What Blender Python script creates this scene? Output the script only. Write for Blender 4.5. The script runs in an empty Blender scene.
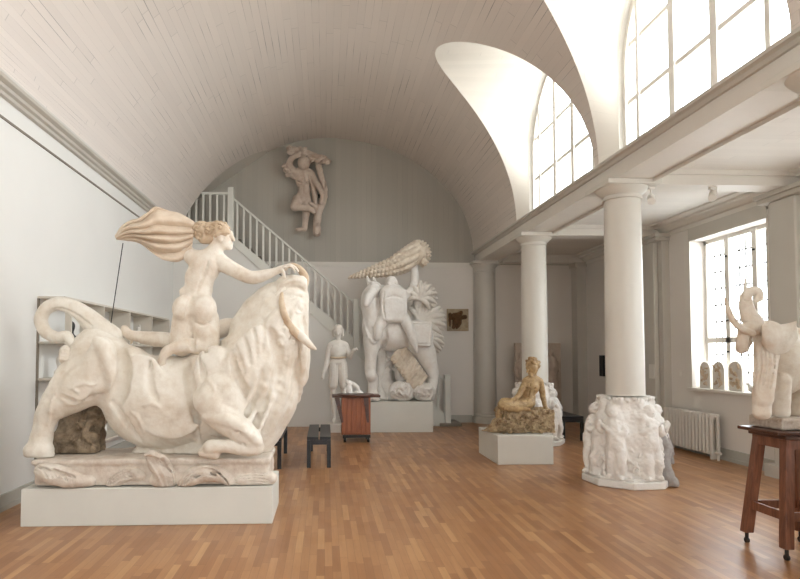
import bpy, bmesh, math, random
import numpy as np
from math import sin, cos, pi, radians, sqrt, atan2
from mathutils import Vector, Matrix
random.seed(7)
scn = bpy.context.scene
COL = scn.collection

# ------------------------------------------------------------------ camera
FPX, CAMH = 600.0, 1.6
YAW, PITCH = math.atan(0.045), radians(2.2)
SHX, SHY = -48.0, 40.45            # content shift in pixels (right, down)
FW = (sin(YAW)*cos(PITCH), cos(YAW)*cos(PITCH), sin(PITCH))
RT = (cos(YAW), -sin(YAW), 0.0)
UP = (-sin(YAW)*sin(PITCH), -cos(YAW)*sin(PITCH), cos(PITCH))
def at(x, y, Y):
    """world point seen at photo position (x, y), at depth Y down the hall"""
    u = (x-400-SHX)/FPX; v = -(y-289.5-SHY)/FPX
    d = [FW[i]+u*RT[i]+v*UP[i] for i in range(3)]
    t = Y/d[1]
    return (d[0]*t, Y, CAMH+d[2]*t)
cd = bpy.data.cameras.new('camera'); cam = bpy.data.objects.new('camera', cd); COL.objects.link(cam)
cam.matrix_world = Matrix(((RT[0], UP[0], -FW[0], 0), (RT[1], UP[1], -FW[1], 0), (RT[2], UP[2], -FW[2], CAMH), (0, 0, 0, 1)))
cd.sensor_width = 36; cd.lens = 36*FPX/800; cd.shift_x = -SHX/800; cd.shift_y = SHY/800
cd.clip_start = 0.05
scn.camera = cam
vs = scn.view_settings
vs.view_transform = 'Standard'; vs.look = 'None'; vs.gamma = 1; vs.use_curve_mapping = False
vs.exposure = 0.66

# ------------------------------------------------------------------ materials
class Nd:
    def __init__(s, name):
        s.m = bpy.data.materials.new(name); s.m.use_nodes = True
        s.t = s.m.node_tree; s.b = s.t.nodes['Principled BSDF']
        s.out = s.t.nodes['Material Output']
    def n(s, typ, **kw):
        nd = s.t.nodes.new(typ)
        for k, v in kw.items():
            if k.startswith('i_'):
                key = k[2:]; key = int(key) if key.isdigit() else key.replace('_', ' ')
                if isinstance(v, bpy.types.NodeSocket): s.t.links.new(v, nd.inputs[key])
                else: nd.inputs[key].default_value = v
            else: setattr(nd, k, v)
        return nd
    def math(s, op, a, b=None, c=None):
        nd = s.t.nodes.new('ShaderNodeMath'); nd.operation = op
        for i, v in enumerate((a, b, c)):
            if v is None: continue
            if isinstance(v, bpy.types.NodeSocket): s.t.links.new(v, nd.inputs[i])
            else: nd.inputs[i].default_value = v
        return nd.outputs[0]
    def mix(s, f, a, b, blend='MIX'):
        nd = s.t.nodes.new('ShaderNodeMix'); nd.data_type = 'RGBA'; nd.blend_type = blend
        for k, v in ((0, f), (6, a), (7, b)):
            if isinstance(v, bpy.types.NodeSocket): s.t.links.new(v, nd.inputs[k])
            elif k == 0: nd.inputs[k].default_value = v
            else: nd.inputs[k].default_value = (*v, 1)
        return nd.outputs[2]
    def link(s, a, b): s.t.links.new(a, b)
    def obj(s): return s.n('ShaderNodeTexCoord').outputs['Object']
    def noise(s, vec, scale, detail=4, rough=.55, dist=0):
        return s.n('ShaderNodeTexNoise', i_Vector=vec, i_Scale=scale, i_Detail=detail, i_Roughness=rough, i_Distortion=dist).outputs['Fac']
    def ramp(s, f, lo, hi):
        return s.n('ShaderNodeMapRange', i_Value=f, i_1=lo, i_2=hi).outputs[0]
    def bump(s, h, strength, dist=.01):
        nd = s.n('ShaderNodeBump', i_Height=h, i_Strength=strength, i_Distance=dist)
        s.link(nd.outputs[0], s.b.inputs['Normal'])

def lin(r, g, b):
    f = lambda c: (c/255/12.92) if c/255 <= .04045 else ((c/255+.055)/1.055)**2.4
    return (f(r), f(g), f(b))

def plain(name, col, rough=.6, var=.06, scale=6, bump=0., metal=0., bscale=60):
    d = Nd(name); o = d.obj()
    f = d.noise(o, scale, 5)
    c2 = tuple(max(0, c*(1-var*2.2)) for c in col)
    d.link(d.mix(d.ramp(f, .35, .7), col, c2), d.b.inputs['Base Color'])
    d.b.inputs['Roughness'].default_value = rough; d.b.inputs['Metallic'].default_value = metal
    if bump: d.bump(d.noise(o, bscale, 3), bump, .004)
    return d.m

def plaster(name, col, stain, amount=.5, scale=2.2, fine=14, rough=.62, bump=.25, dark=None):
    d = Nd(name); o = d.obj()
    f = d.ramp(d.noise(o, scale, 8, .65, .6), .42, .70)
    g = d.ramp(d.noise(o, fine, 6, .7), .45, .75)
    a = d.math('MULTIPLY', d.math('ADD', d.math('MULTIPLY', f, .8), d.math('MULTIPLY', g, .5)), amount*1.25)
    c = d.mix(a, col, stain)
    if dark:
        st = d.n('ShaderNodeMapping', i_Vector=o, i_Scale=(9, 9, 1.1)).outputs[0]
        k = d.ramp(d.noise(st, 1.0, 7, .7, .4), .60, .78)
        c = d.mix(d.math('MULTIPLY', k, .5), c, dark)
    d.link(c, d.b.inputs['Base Color'])
    d.b.inputs['Roughness'].default_value = rough
    h = d.math('ADD', d.noise(o, 28, 6, .7), d.math('MULTIPLY', d.noise(o, 9, 3), 1.2))
    d.bump(h, bump*1.4, .012)
    return d.m

def wood(name, c1, c2, axis='Z', rough=.42):
    d = Nd(name); o = d.obj()
    sc = {'X': (2, 22, 22), 'Y': (22, 2, 22), 'Z': (22, 22, 2)}[axis]
    v = d.n('ShaderNodeMapping', i_Vector=o, i_Scale=sc).outputs[0]
    f = d.ramp(d.noise(v, 1.4, 7, .65, 1.0), .3, .7)
    d.link(d.mix(f, c1, c2), d.b.inputs['Base Color'])
    d.b.inputs['Roughness'].default_value = rough
    d.bump(f, .15, .003)
    return d.m

M = {}
M['wall'] = plain('white_wall_paint', lin(228, 226, 220), .75, .012, 1.3, .12)
M['wallr'] = plain('warm_wall_paint', lin(230, 224, 216), .75, .012, 1.3, .12)
M['trim'] = plain('cream_trim_paint', lin(230, 225, 216), .5, .015, 3)
M['trimg'] = plain('grey_trim_paint', lin(186, 184, 174), .5, .03, 3)
M['colm'] = plain('column_paint', lin(222, 218, 208), .45, .012, 2)
M['pil'] = plain('pilaster_grey_paint', lin(204, 199, 189), .5, .02, 2)
M['stair'] = plain('stair_grey_paint', lin(220, 219, 210), .5, .02, 3)
M['plinth'] = plain('plinth_offwhite_paint', lin(222, 221, 212), .55, .02, 3)
M['frame'] = plain('window_frame_paint', lin(236, 232, 224), .45, .01, 3)
M['grille'] = plain('outer_grille_grey', lin(150, 148, 142), .5)
M['black'] = plain('black_lacquer', (.012, .012, .014), .35, .2, 20)
M['darkmetal'] = plain('dark_metal', (.05, .045, .04), .45, .2, 20, 0, .6)
M['rad'] = plain('radiator_enamel', lin(230, 225, 216), .4, .02, 6)
M['rail'] = plain('rail_brown', lin(132, 122, 108), .5, .05, 8)

def boards(name, col, w, gap, horiz=True, useuv=True, var=.05, sporadic=.5, dark=.55, length=2.6):
    """tongue-and-groove boards; u = across the boards (m), v = along them (m)"""
    d = Nd(name)
    if useuv: sx = d.n('ShaderNodeSeparateXYZ', i_0=d.n('ShaderNodeTexCoord').outputs['UV'])
    else: sx = d.n('ShaderNodeSeparateXYZ', i_0=d.obj())
    u, v = sx.outputs[0], (sx.outputs[1] if useuv else sx.outputs[2])
    a = d.math('DIVIDE', u, w); row = d.math('FLOOR', a); fr = d.math('FRACT', a)
    edge = d.math('MINIMUM', fr, d.math('SUBTRACT', 1, fr))
    rnd = d.n('ShaderNodeTexWhiteNoise', noise_dimensions='1D', i_W=row).outputs['Value']
    b = d.math('DIVIDE', d.math('ADD', v, d.math('MULTIPLY', rnd, 7.3)), length)
    cell = d.math('FLOOR', b); fb = d.math('FRACT', b)
    comb = d.n('ShaderNodeCombineXYZ', i_X=row, i_Y=cell).outputs[0]
    r2 = d.n('ShaderNodeTexWhiteNoise', noise_dimensions='2D', i_Vector=comb).outputs['Value']
    comb2 = d.n('ShaderNodeCombineXYZ', i_X=d.math('MULTIPLY', row, 3.7), i_Y=d.math('MULTIPLY', v, .9)).outputs[0]
    nz = d.n('ShaderNodeTexNoise', i_Vector=comb2, i_Scale=1.0, i_Detail=2.0).outputs['Fac']
    width = d.math('MULTIPLY', d.ramp(nz, sporadic, sporadic+.22), gap)
    line = d.math('LESS_THAN', edge, d.math('ADD', width, gap*.22))
    strength = d.math('ADD', .28, d.math('MULTIPLY', d.ramp(nz, sporadic, sporadic+.2), .72))
    joint = d.math('LESS_THAN', fb, .004)
    ln = d.math('MAXIMUM', d.math('MULTIPLY', line, strength), d.math('MULTIPLY', joint, .4))
    c = d.mix(d.math('MULTIPLY', r2, 1.0), col, tuple(x*(1-var) for x in col))
    c = d.mix(ln, c, tuple(x*(1-dark) for x in col))
    d.link(c, d.b.inputs['Base Color']); d.b.inputs['Roughness'].default_value = .62
    d.bump(d.math('SUBTRACT', 1, d.ramp(edge, 0, .06)), -.25, .004)
    return d.m
M['vault'] = boards('vault_white_boards', lin(224, 215, 206), .105, .045, sporadic=.5, dark=.6)
M['lunette'] = boards('lunette_white_boards', lin(208, 201, 190), .11, .02, sporadic=.6, dark=.3)
M['backup'] = boards('grey_green_wall_boards', lin(178, 173, 162), .12, .03, useuv=False, sporadic=.45, dark=.22, var=.06, length=40)
M['aislec'] = boards('aisle_ceiling_boards', lin(230, 225, 217), .11, .025, sporadic=.5, dark=.3)

def parquet():
    d = Nd('strip_parquet'); o = d.obj()
    s = d.n('ShaderNodeSeparateXYZ', i_0=o)
    a = d.math('DIVIDE', s.outputs[0], .060); row = d.math('FLOOR', a); fr = d.math('FRACT', a)
    r1 = d.n('ShaderNodeTexWhiteNoise', noise_dimensions='1D', i_W=row).outputs['Value']
    b = d.math('DIVIDE', d.math('ADD', s.outputs[1], d.math('MULTIPLY', r1, 5.1)), .58)
    cell = d.math('FLOOR', b); fb = d.math('FRACT', b)
    comb = d.n('ShaderNodeCombineXYZ', i_X=row, i_Y=cell).outputs[0]
    wn = d.n('ShaderNodeTexWhiteNoise', noise_dimensions='2D', i_Vector=comb).outputs['Value']
    cr = d.n('ShaderNodeValToRGB', i_Fac=wn)
    e = cr.color_ramp.elements
    e[0].position = 0; e[0].color = (*lin(154, 108, 70), 1)
    e[1].position = 1; e[1].color = (*lin(198, 153, 106), 1)
    for p, c in ((.2, (164, 116, 76)), (.55, (175, 128, 85)), (.85, (184, 137, 93))):
        q = e.new(p); q.color = (*lin(*c), 1)
    mp = d.n('ShaderNodeMapping', i_Vector=o, i_Scale=(30, 2.2, 1)).outputs[0]
    off = d.n('ShaderNodeVectorMath', operation='ADD', i_0=mp, i_1=d.n('ShaderNodeVectorMath', operation='SCALE', i_0=comb, i_Scale=3.17).outputs[0]).outputs[0]
    g = d.noise(off, 1.0, 6, .6, .5)
    c = d.mix(d.math('MULTIPLY', d.ramp(g, .4, .75), .28), cr.outputs[0], lin(128, 84, 54))
    big = d.ramp(d.noise(o, .45, 3), .35, .7)
    c = d.mix(d.math('MULTIPLY', big, .22), c, lin(146, 102, 74))
    e1 = d.math('MINIMUM', fr, d.math('SUBTRACT', 1, fr)); e2 = d.math('MINIMUM', fb, d.math('SUBTRACT', 1, fb))
    ln = d.math('MAXIMUM', d.math('LESS_THAN', e1, .018), d.math('LESS_THAN', e2, .0035))
    c = d.mix(d.math('MULTIPLY', ln, .45), c, lin(84, 50, 30))
    d.link(c, d.b.inputs['Base Color'])
    d.link(d.math('ADD', .23, d.math('MULTIPLY', d.noise(o, 3, 4), .18)), d.b.inputs['Roughness'])
    d.bump(d.math('ADD', d.math('MULTIPLY', wn, .6), g), .06, .003)
    return d.m
M['floor'] = parquet()

def glass():
    d = Nd('window_glass')
    tr = d.n('ShaderNodeBsdfTransparent', i_Color=(.96, .97, .97, 1))
    gl = d.n('ShaderNodeBsdfGlossy', i_Roughness=.03)
    mx = d.n('ShaderNodeMixShader', i_0=.05, i_1=tr.outputs[0], i_2=gl.outputs[0])
    d.link(mx.outputs[0], d.out.inputs['Surface']); return d.m
M['glass'] = glass()

# ------------------------------------------------------------------ mesh helpers
class MB:
    def __init__(s): s.v = []; s.f = []; s.uv = {}
    def add(s, vs, fs):
        o = len(s.v); s.v += [tuple(p) for p in vs]; s.f += [tuple(i+o for i in f) for f in fs]; return s
    def box(s, x0, x1, y0, y1, z0, z1, bev=0):
        x0, x1 = min(x0, x1), max(x0, x1); y0, y1 = min(y0, y1), max(y0, y1); z0, z1 = min(z0, z1), max(z0, z1)
        if bev <= 0:
            return s.add([(x, y, z) for z in (z0, z1) for y in (y0, y1) for x in (x0, x1)],
                         [(0, 2, 3, 1), (4, 5, 7, 6), (0, 1, 5, 4), (2, 6, 7, 3), (0, 4, 6, 2), (1, 3, 7, 5)])
        bm = bmesh.new(); bmesh.ops.create_cube(bm, size=1)
        bmesh.ops.scale(bm, vec=(x1-x0, y1-y0, z1-z0), verts=bm.verts)
        bmesh.ops.translate(bm, vec=((x0+x1)/2, (y0+y1)/2, (z0+z1)/2), verts=bm.verts)
        bmesh.ops.bevel(bm, geom=bm.edges[:], offset=bev, segments=2, affect='EDGES', profile=.5)
        bm.verts.index_update()
        s.add([v.co[:] for v in bm.verts], [[v.index for v in f.verts] for f in bm.faces]); bm.free(); return s
    def sweep(s, prof, path, closed_prof=True, cap=True):
        """prof: list of (a,b); path: list of frames (origin, axisA, axisB)"""
        n = len(prof); vs = []
        for o, A, B in path:
            for a, b in prof: vs.append(tuple(o[i]+a*A[i]+b*B[i] for i in range(3)))
        fs = []
        for k in range(len(path)-1):
            for i in range(n if closed_prof else n-1):
                j = (i+1) % n; fs.append((k*n+i, k*n+j, (k+1)*n+j, (k+1)*n+i))
        if cap and closed_prof:
            fs.append(tuple(range(n))[::-1]); fs.append(tuple((len(path)-1)*n+i for i in range(n)))
        return s.add(vs, fs)
    def tube(s, p0, p1, r, r1=None, n=12):
        r1 = r if r1 is None else r1
        a = Vector(p0); b = Vector(p1); d = (b-a).normalized()
        u = d.cross(Vector((0, 0, 1)) if abs(d.z) < .9 else Vector((1, 0, 0))).normalized(); w = d.cross(u)
        vs = [tuple(c+(u*cos(2*pi*i/n)+w*sin(2*pi*i/n))*q) for c, q in ((a, r), (b, r1)) for i in range(n)]
        fs = [(i, (i+1) % n, n+(i+1) % n, n+i) for i in range(n)]+[tuple(range(n))[::-1], tuple(range(n, 2*n))]
        return s.add(vs, fs)
    def lathe(s, cx, cy, prof, n=48, a0=0):
        vs = [(cx+r*cos(a0+2*pi*i/n), cy+r*sin(a0+2*pi*i/n), z) for r, z in prof for i in range(n)]
        fs = [(k*n+i, k*n+(i+1) % n, (k+1)*n+(i+1) % n, (k+1)*n+i) for k in range(len(prof)-1) for i in range(n)]
        fs += [tuple(range(n))[::-1], tuple((len(prof)-1)*n+i for i in range(n))]
        return s.add(vs, fs)
    def prism(s, pts, z0, z1):
        n = len(pts)
        return s.add([(x, y, z) for z in (z0, z1) for x, y in pts],
                     [(i, (i+1) % n, n+(i+1) % n, n+i) for i in range(n)]+[tuple(range(n))[::-1], tuple(range(n, 2*n))])
    def build(s, name, mat, parent=None, smooth=False, kind=None, bevel=0):
        me = bpy.data.meshes.new(name); me.from_pydata(s.v, [], s.f)
        o = bpy.data.objects.new(name, me); COL.objects.link(o); me.materials.append(mat)
        bm = bmesh.new(); bm.from_mesh(me); bmesh.ops.recalc_face_normals(bm, faces=bm.faces); bm.to_mesh(me); bm.free()
        if smooth:
            for p in me.polygons: p.use_smooth = True
            try: me.set_sharp_from_angle(angle=radians(40))
            except Exception: pass
        if bevel:
            md = o.modifiers.new('bevel', 'BEVEL'); md.width = bevel; md.segments = 2; md.limit_method = 'ANGLE'
        if parent: attach(o, parent)
        if kind: o['kind'] = kind
        return o
def attach(o, p):
    o.parent = p
    bpy.context.view_layer.update()
    o.matrix_parent_inverse = p.matrix_world.inverted()
def tag(o, label, cat, group=None):
    o['label'] = label; o['category'] = cat
    if group: o['group'] = group
    return o
def thing(name, label, cat, loc, group=None):
    o = bpy.data.objects.new(name, None); COL.objects.link(o); o.location = loc; o.empty_display_size = .1
    return tag(o, label, cat, group)
def copytree(o, parent=None, delta=None):
    c = o.copy(); COL.objects.link(c)
    if parent is not None: c.parent = parent
    if delta is not None: c.location = Vector(o.location)+Vector(delta)
    for ch in list(o.children): copytree(ch, c)
    return c

# ------------------------------------------------------------------ the room
XW, XR, YB, YF, ZC = -3.29, 6.0, 13.8, -4.2, 4.0
XB = 3.45                                    # vault springs here on the arcade side
CX, AR, ARL, CZ = .08, 3.37, 3.17, 6.60                 # crown
ZSR, ZSL = 3.92, 4.30
def vz(x):                                   # vault height
    t = min(1, abs(x-CX)/AR); zs = ZSR if x > CX else ZSL
    return zs+(CZ-zs)*sqrt(max(0, 1-t*t))
BAYS = [9.03, 5.78, 2.53, -.72]              # lunette centres
COLY = [10.5, 7.3, 4.13, .9, -2.4]

MB().box(XW-.2, XR+.2, YF, YB+.2, -.12, 0).build('floor', M['floor'], kind='structure')
# left wall
b = MB().box(XW-.2, XW, YF, 13.0, 0, ZSL+.02).box(XW-.2, XW, 13.0, YB, 0, 4.0)
b.build('wall_left', M['wall'], kind='structure')
m = MB().box(XW-.2, XR+.2, YF-.2, YF, 0, 1.0).box(XW-.2, XR+.2, YF-.2, YF, 4.2, 7).box(XW-.2, -.3, YF-.2, YF, 1.0, 4.2).box(2.1, XR+.2, YF-.2, YF, 1.0, 4.2)  # gap left for the added window behind the camera
m.build('wall_front', M['wall'], kind='structure')
m = MB()
for i in range(4): m.box(-.3+i*.8-.04, -.3+i*.8+.04, YF-.12, YF-.06, 1.0, 4.2)
for z in (1.0, 2.06, 3.13, 4.2): m.box(-.3, 2.1, YF-.11, YF-.07, z-.03, z+.03)
m.build('window_20', M['frame'], kind='structure')  # unseen window, added to brighten surfaces that face the camera
# back wall, low part and boarded upper part
MB().box(XW-.2, XR+.2, YB, YB+.2, 0, 3.66).build('wall_back', M['wallr'], kind='structure')
MB().box(-5.2, XR+.2, YB, YB+.2, 3.66, 7.0).build('wall_back_upper', M['backup'], kind='structure')
MB().box(XW, 3.5, YB-.035, YB, 3.63, 3.70).box(XW, 3.5, YB-.02, YB, 3.59, 3.63).build('trim_1', M['trim'], kind='structure')

def grid_mesh(name, rows, mat, uvs, kind='structure'):
    """rows: list of equal-length lists of points; uvs same layout"""
    v = []; uv = []; f = []
    for seg, suv in zip(rows, uvs):
        o = len(v); nr = len(seg); nc = len(seg[0])
        for r, ru in zip(seg, suv): v += r; uv += ru
        for i in range(nr-1):
            for j in range(nc-1): f.append((o+i*nc+j, o+i*nc+j+1, o+(i+1)*nc+j+1, o+(i+1)*nc+j))
    me = bpy.data.meshes.new(name); me.from_pydata(v, [], f)
    l = me.uv_layers.new(name='UVMap')
    for p in me.polygons:
        p.use_smooth = True
        for li in p.loop_indices: l.data[li].uv = uv[me.loops[li].vertex_index]
    me.materials.append(mat)
    o = bpy.data.objects.new(name, me); COL.objects.link(o); o['kind'] = kind; return o

# lunette cut on the vault
LW, LA = 1.57, 6.27                          # half width at spring, apex height
def half(z):
    t = (z-ZSR)/(LA-ZSR)
    return LW*sqrt(max(0, 1-t*t)) if t < 1 else 0
# right half rows (parameter theta 0..90deg) with a row exactly at the apex height
def bxr(z):
    return CX+AR*sqrt(max(0, 1-((z-ZSR)/(CZ-ZSR))**2))
tha = math.asin((LA-ZSR)/(CZ-ZSR))
ths = [tha*(1-(1-i/46)**1.6) for i in range(47)]+[tha+(pi/2-tha)*i/14 for i in range(1, 15)]
rows = []; uvs = []
bounds = [YB]+[c for c in BAYS]+[YF]
segs = []
for k in range(len(BAYS)+1):
    R = []; U = []
    for th in ths:
        x = CX+AR*cos(th); z = ZSR+(CZ-ZSR)*sin(th); w = half(z)
        s = th*3.1
        y1 = YB if k == 0 else BAYS[k-1]-w
        y0 = YF if k == len(BAYS) else BAYS[k]+w
        R.append([(x, y1+(y0-y1)*j/12, z) for j in range(13)]); U.append([(s, y1+(y0-y1)*j/12) for j in range(13)])
    rows.append(R); uvs.append(U)
LZ = ZSL+(CZ-ZSL)*sin(radians(90+17*1.5))**1.5
# left half, cut at the back by the gallery opening
def lend(z):
    t = (z-ZSL)/(LZ-ZSL)
    return YB-.8*sqrt(max(0, 1-t*t)) if t < 1 else YB
R = []; U = []
for i in range(61):
    th = pi/2+(pi/2)*i/60
    x = CX+ARL*cos(th); z = ZSL+(CZ-ZSL)*max(0, sin(th))**1.5; s = th*3.1
    ye = lend(z)
    R.append([(x, YF+(ye-YF)*j/24, z) for j in range(25)]); U.append([(s, YF+(ye-YF)*j/24) for j in range(25)])
rows.append(R); uvs.append(U)
vault = grid_mesh('ceiling', rows, M['vault'], uvs)
# soffit of the gallery opening
R = []; U = []
N = 36
for i in range(60, 16, -1):
    th = pi/2+(pi/2)*i/60; x = CX+ARL*cos(th); z = ZSL+(CZ-ZSL)*max(0, sin(th))**1.5
    p = (x, lend(z), z); t = (z-ZSL)/(LZ-ZSL)
    qx = x-(1-t)*1.4+.3*t*(1-t); q = (qx, YB, z-1.3*t*(1-t)+(.0 if i > 17 else .01))
    R.append([tuple(p[k]*(1-j/8)+q[k]*j/8 for k in range(3)) for j in range(9)]); U.append([(j*.1, t*3) for j in range(9)])
grid_mesh('ceiling_gallery', [R], M['lunette'], [U])
# gallery recess beyond the left wall
MB().box(-5.0, XW-.001, 12.9, YB, 4.0, 4.12).box(-5.1, -5.0, 12.9, YB, 4.0, 7).box(-5.0, XW-.2, 12.85, 12.95, 4.1, 7).build('wall_gallery', M['backup'], kind='structure')

# window arch curve in plane X = 3.6
WX, WH, WZ0, WZS = 3.62, 1.37, 4.0, 5.02
def warch(t):                                # t 0..1 from far jamb to near jamb -> (dy, z)
    L1 = WZS-WZ0; L = 2*L1+pi*WH; s = t*L
    if s < L1: return WH, WZ0+s
    if s > L-L1: return -WH, WZ0+(L-s)
    a = (s-L1)/WH; return WH*cos(a), WZS+WH*sin(a)*1.0
def barch(t):
    a = pi*t; z = ZSR+(LA-ZSR)*sin(a)**.92
    if z > LA: z = LA
    dy = half(z)*(1 if t < .5 else -1)
    return bxr(z), dy, z
for c in BAYS:
    R = []; U = []
    n = 92
    for i in range(n+1):
        t = i/n; th = ths[i if i <= 46 else 92-i]
        z = ZSR+(CZ-ZSR)*sin(th); x = CX+AR*cos(th); dy = half(z)*(1 if i < 46 else -1); wy, wz = warch(t)
        # place the vault-side point where the cut really is
        p = (x, c+dy, z); q = (WX, c+wy, wz)
        L = sqrt(sum((p[k]-q[k])**2 for k in range(3)))
        R.append([tuple(p[k]*(1-j/10)+q[k]*j/10 for k in range(3)) for j in range(11)])
        U.append([(t*6.6, L*(1-j/10)) for j in range(11)])
    grid_mesh('ceiling_lunette', [R], M['lunette'], [U])
# upper arcade wall (outer), with arched holes
for c0, c1 in zip([YB+.2]+BAYS, BAYS+[YF-.2]):
    pass
def wallstrip():
    v = []; f = []
    ZT = 7.3
    m = MB()
    pts = []
    for c in BAYS:
        arch = [warch(i/48) for i in range(49)]
        for i in range(48):
            (a, za), (bb, zb) = arch[i], arch[i+1]
            if abs(a-bb) < 1e-6: continue
            m.add([(WX, c+a, za), (WX, c+bb, zb), (WX, c+bb, ZT), (WX, c+a, ZT)], [(0, 1, 2, 3)])
            m.add([(WX+.3, c+a, za), (WX+.3, c+bb, zb), (WX+.3, c+bb, ZT), (WX+.3, c+a, ZT)], [(0, 1, 2, 3)])
        for i in range(48):
            (a, za), (bb, zb) = arch[i], arch[i+1]
            if abs(a-bb) < 1e-6: continue
            m.add([(WX, c+a, za), (WX, c+bb, zb), (WX+.3, c+bb, zb), (WX+.3, c+a, za)], [(0, 1, 2, 3)])
    ed = [YB]+sum([[c+WH, c-WH] for c in BAYS], [])+[YF]
    for k in range(0, len(ed), 2): m.box(WX, WX+.3, ed[k+1], ed[k], 3.95, ZT)
    return m
wallstrip().build('wall_clerestory', M['wall'], kind='structure')

# arcade beam with its ledge
b = MB().box(3.50, 3.96, YF, YB, 3.70, 3.90)
b.build('trim_2', M['trim'], kind='structure')
prof = [(0, 0), (-.03, .0), (-.05, .03), (-.09, .04), (-.09, .075), (-.06, .085), (-.045, .10), (.42, .10), (.42, 0)]
MB().sweep(prof, [((3.5, y, 3.88), (1, 0, 0), (0, 0, 1)) for y in (YF, YB)]).build('trim_3', M['pil'], kind='structure')
# thin bead low on the beam
MB().box(3.488, 3.5, YF, YB, 3.70, 3.725).build('trim_4', M['trim'], kind='structure')
# left cornice
prof = [(0, 0), (.05, 0), (.065, .025), (.11, .03), (.125, .055), (.19, .06), (.21, .08), (.21, .105), (0, .105)]
MB().sweep(prof, [((XW, y, ZSL-.10), (1, 0, 0), (0, 0, 1)) for y in (YF, 13.0)]).build('trim_5', M['pil'], kind='structure')
MB().box(XW, XW+.012, YF, 13.0, 3.985, 4.01).build('trim_6', M['rail'], kind='structure')

# ---- aisle
AC = 3.86
m = grid_mesh('ceiling_aisle', [[[(3.9+(XR-3.9)*i/4, YF+(YB-YF)*j/30, AC) for j in range(31)] for i in range(5)]], M['aislec'],
              [[[(YF+(YB-YF)*j/30, 3.9+(XR-3.9)*i/4) for j in range(31)] for i in range(5)]])
MB().box(3.92, XR+.2, YF, YB+.2, AC+.02, AC+.12).build('ceiling_aisle_roof', M['wall'], kind='structure')
# cross beams
for i, y in enumerate(COLY+[YB-.12]):
    MB().box(3.96, XR, y-.15, y+.15, 3.68, AC+.01).box(3.96, XR, y-.19, y+.19, 3.80, AC+.005).build('trim_%d' % (10+i), M['trim'], kind='structure')
# stepped cornice along right wall and the arcade side
prof = [(0, 0), (-.02, 0), (-.02, .10), (-.06, .12), (-.10, .20), (-.16, .22), (-.16, .27), (-.26, .29), (-.26, .33), (0, .33)]
ys = [YB-.28]+sum([[y+.17, y-.17] for y in COLY], [])+[YF]
for k in range(0, len(ys), 2):
    MB().sweep(prof, [((XR, y, AC-.215), (1, 0, 0), (0, 0, .65)) for y in (ys[k], ys[k+1])]).build('trim_%d' % (20+k), M['trim'], kind='structure')
    MB().sweep([(-a*.6, b*.6) for a, b in prof], [((3.95, y, AC-.198), (1, 0, 0), (0, 0, 1)) for y in (ys[k], ys[k+1])]).build('trim_%d' % (21+k), M['trim'], kind='structure')
# right wall with windows
RW = [8.68, 5.6, 2.3, -.9]; RH = .86; RZ0, RZ1 = 1.04, 3.43
m = MB(); ed = [YB]+sum([[c+RH, c-RH] for c in RW], [])+[YF]
for k in range(0, len(ed), 2): m.box(XR, XR+.35, ed[k+1], ed[k], 0, AC)
for c in RW: m.box(XR, XR+.35, c-RH, c+RH, 0, RZ0).box(XR, XR+.35, c-RH, c+RH, RZ1, AC)
m.build('wall_right', M['wallr'], kind='structure')
# pilasters at right wall
for i, y in enumerate(COLY):
    p = MB().box(XR-.13, XR, y-.34, y+.34, 0, 3.56).box(XR-.22, XR-.13, y-.22, y+.22, 0, 3.56, .02)
    p.box(XR-.26, XR, y-.38, y+.38, 3.56, 3.62, .01).box(XR-.29, XR, y-.41, y+.41, 3.62, 3.68, .01).box(XR-.25, XR, y-.37, y+.37, 0, .16)
    p.build('trim_%d' % (40+i), M['pil'], kind='structure')
# corner pilasters at the back wall
p = MB().box(XR-.22, XR, YB-.3, YB, 0, 3.58).box(XR-.27, XR, YB-.35, YB, 3.58, 3.68)
p.build('trim_50', M['pil'], kind='structure')
# half column at the back wall below the arcade
prof = [(.30, 0), (.30, .14), (.265, .16), (.27, .2), (.245, .22), (.24, 1.2), (.225, 3.46), (.245, 3.47), (.245, 3.5), (.23, 3.51), (.24, 3.56), (.30, 3.62), (.31, 3.70)]
MB().lathe(3.70, YB-.06, prof, 40).box(3.44, 3.96, YB-.06, YB, 0, 3.7).box(3.36, 4.04, YB-.38, YB, 3.64, 3.70).build('trim_51', M['pil'], smooth=True, kind='structure')
# baseboards
MB().box(XW, XW+.03, YF, 13.0, 0, .16).box(XW, XW+.045, YF, 13.0, 0, .05).build('baseboard_left', M['trimg'], kind='structure')
MB().box(2.7, 3.4, YB-.03, YB, 0, .17).box(4.0, XR-.2, YB-.03, YB, 0, .17).build('baseboard_back', M['trimg'], kind='structure')
MB().box(XR-.03, XR, YF, YB-.3, 0, .17).box(XR-.045, XR, YF, YB-.3, 0, .05).build('baseboard_right', M['trimg'], kind='structure')

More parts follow.
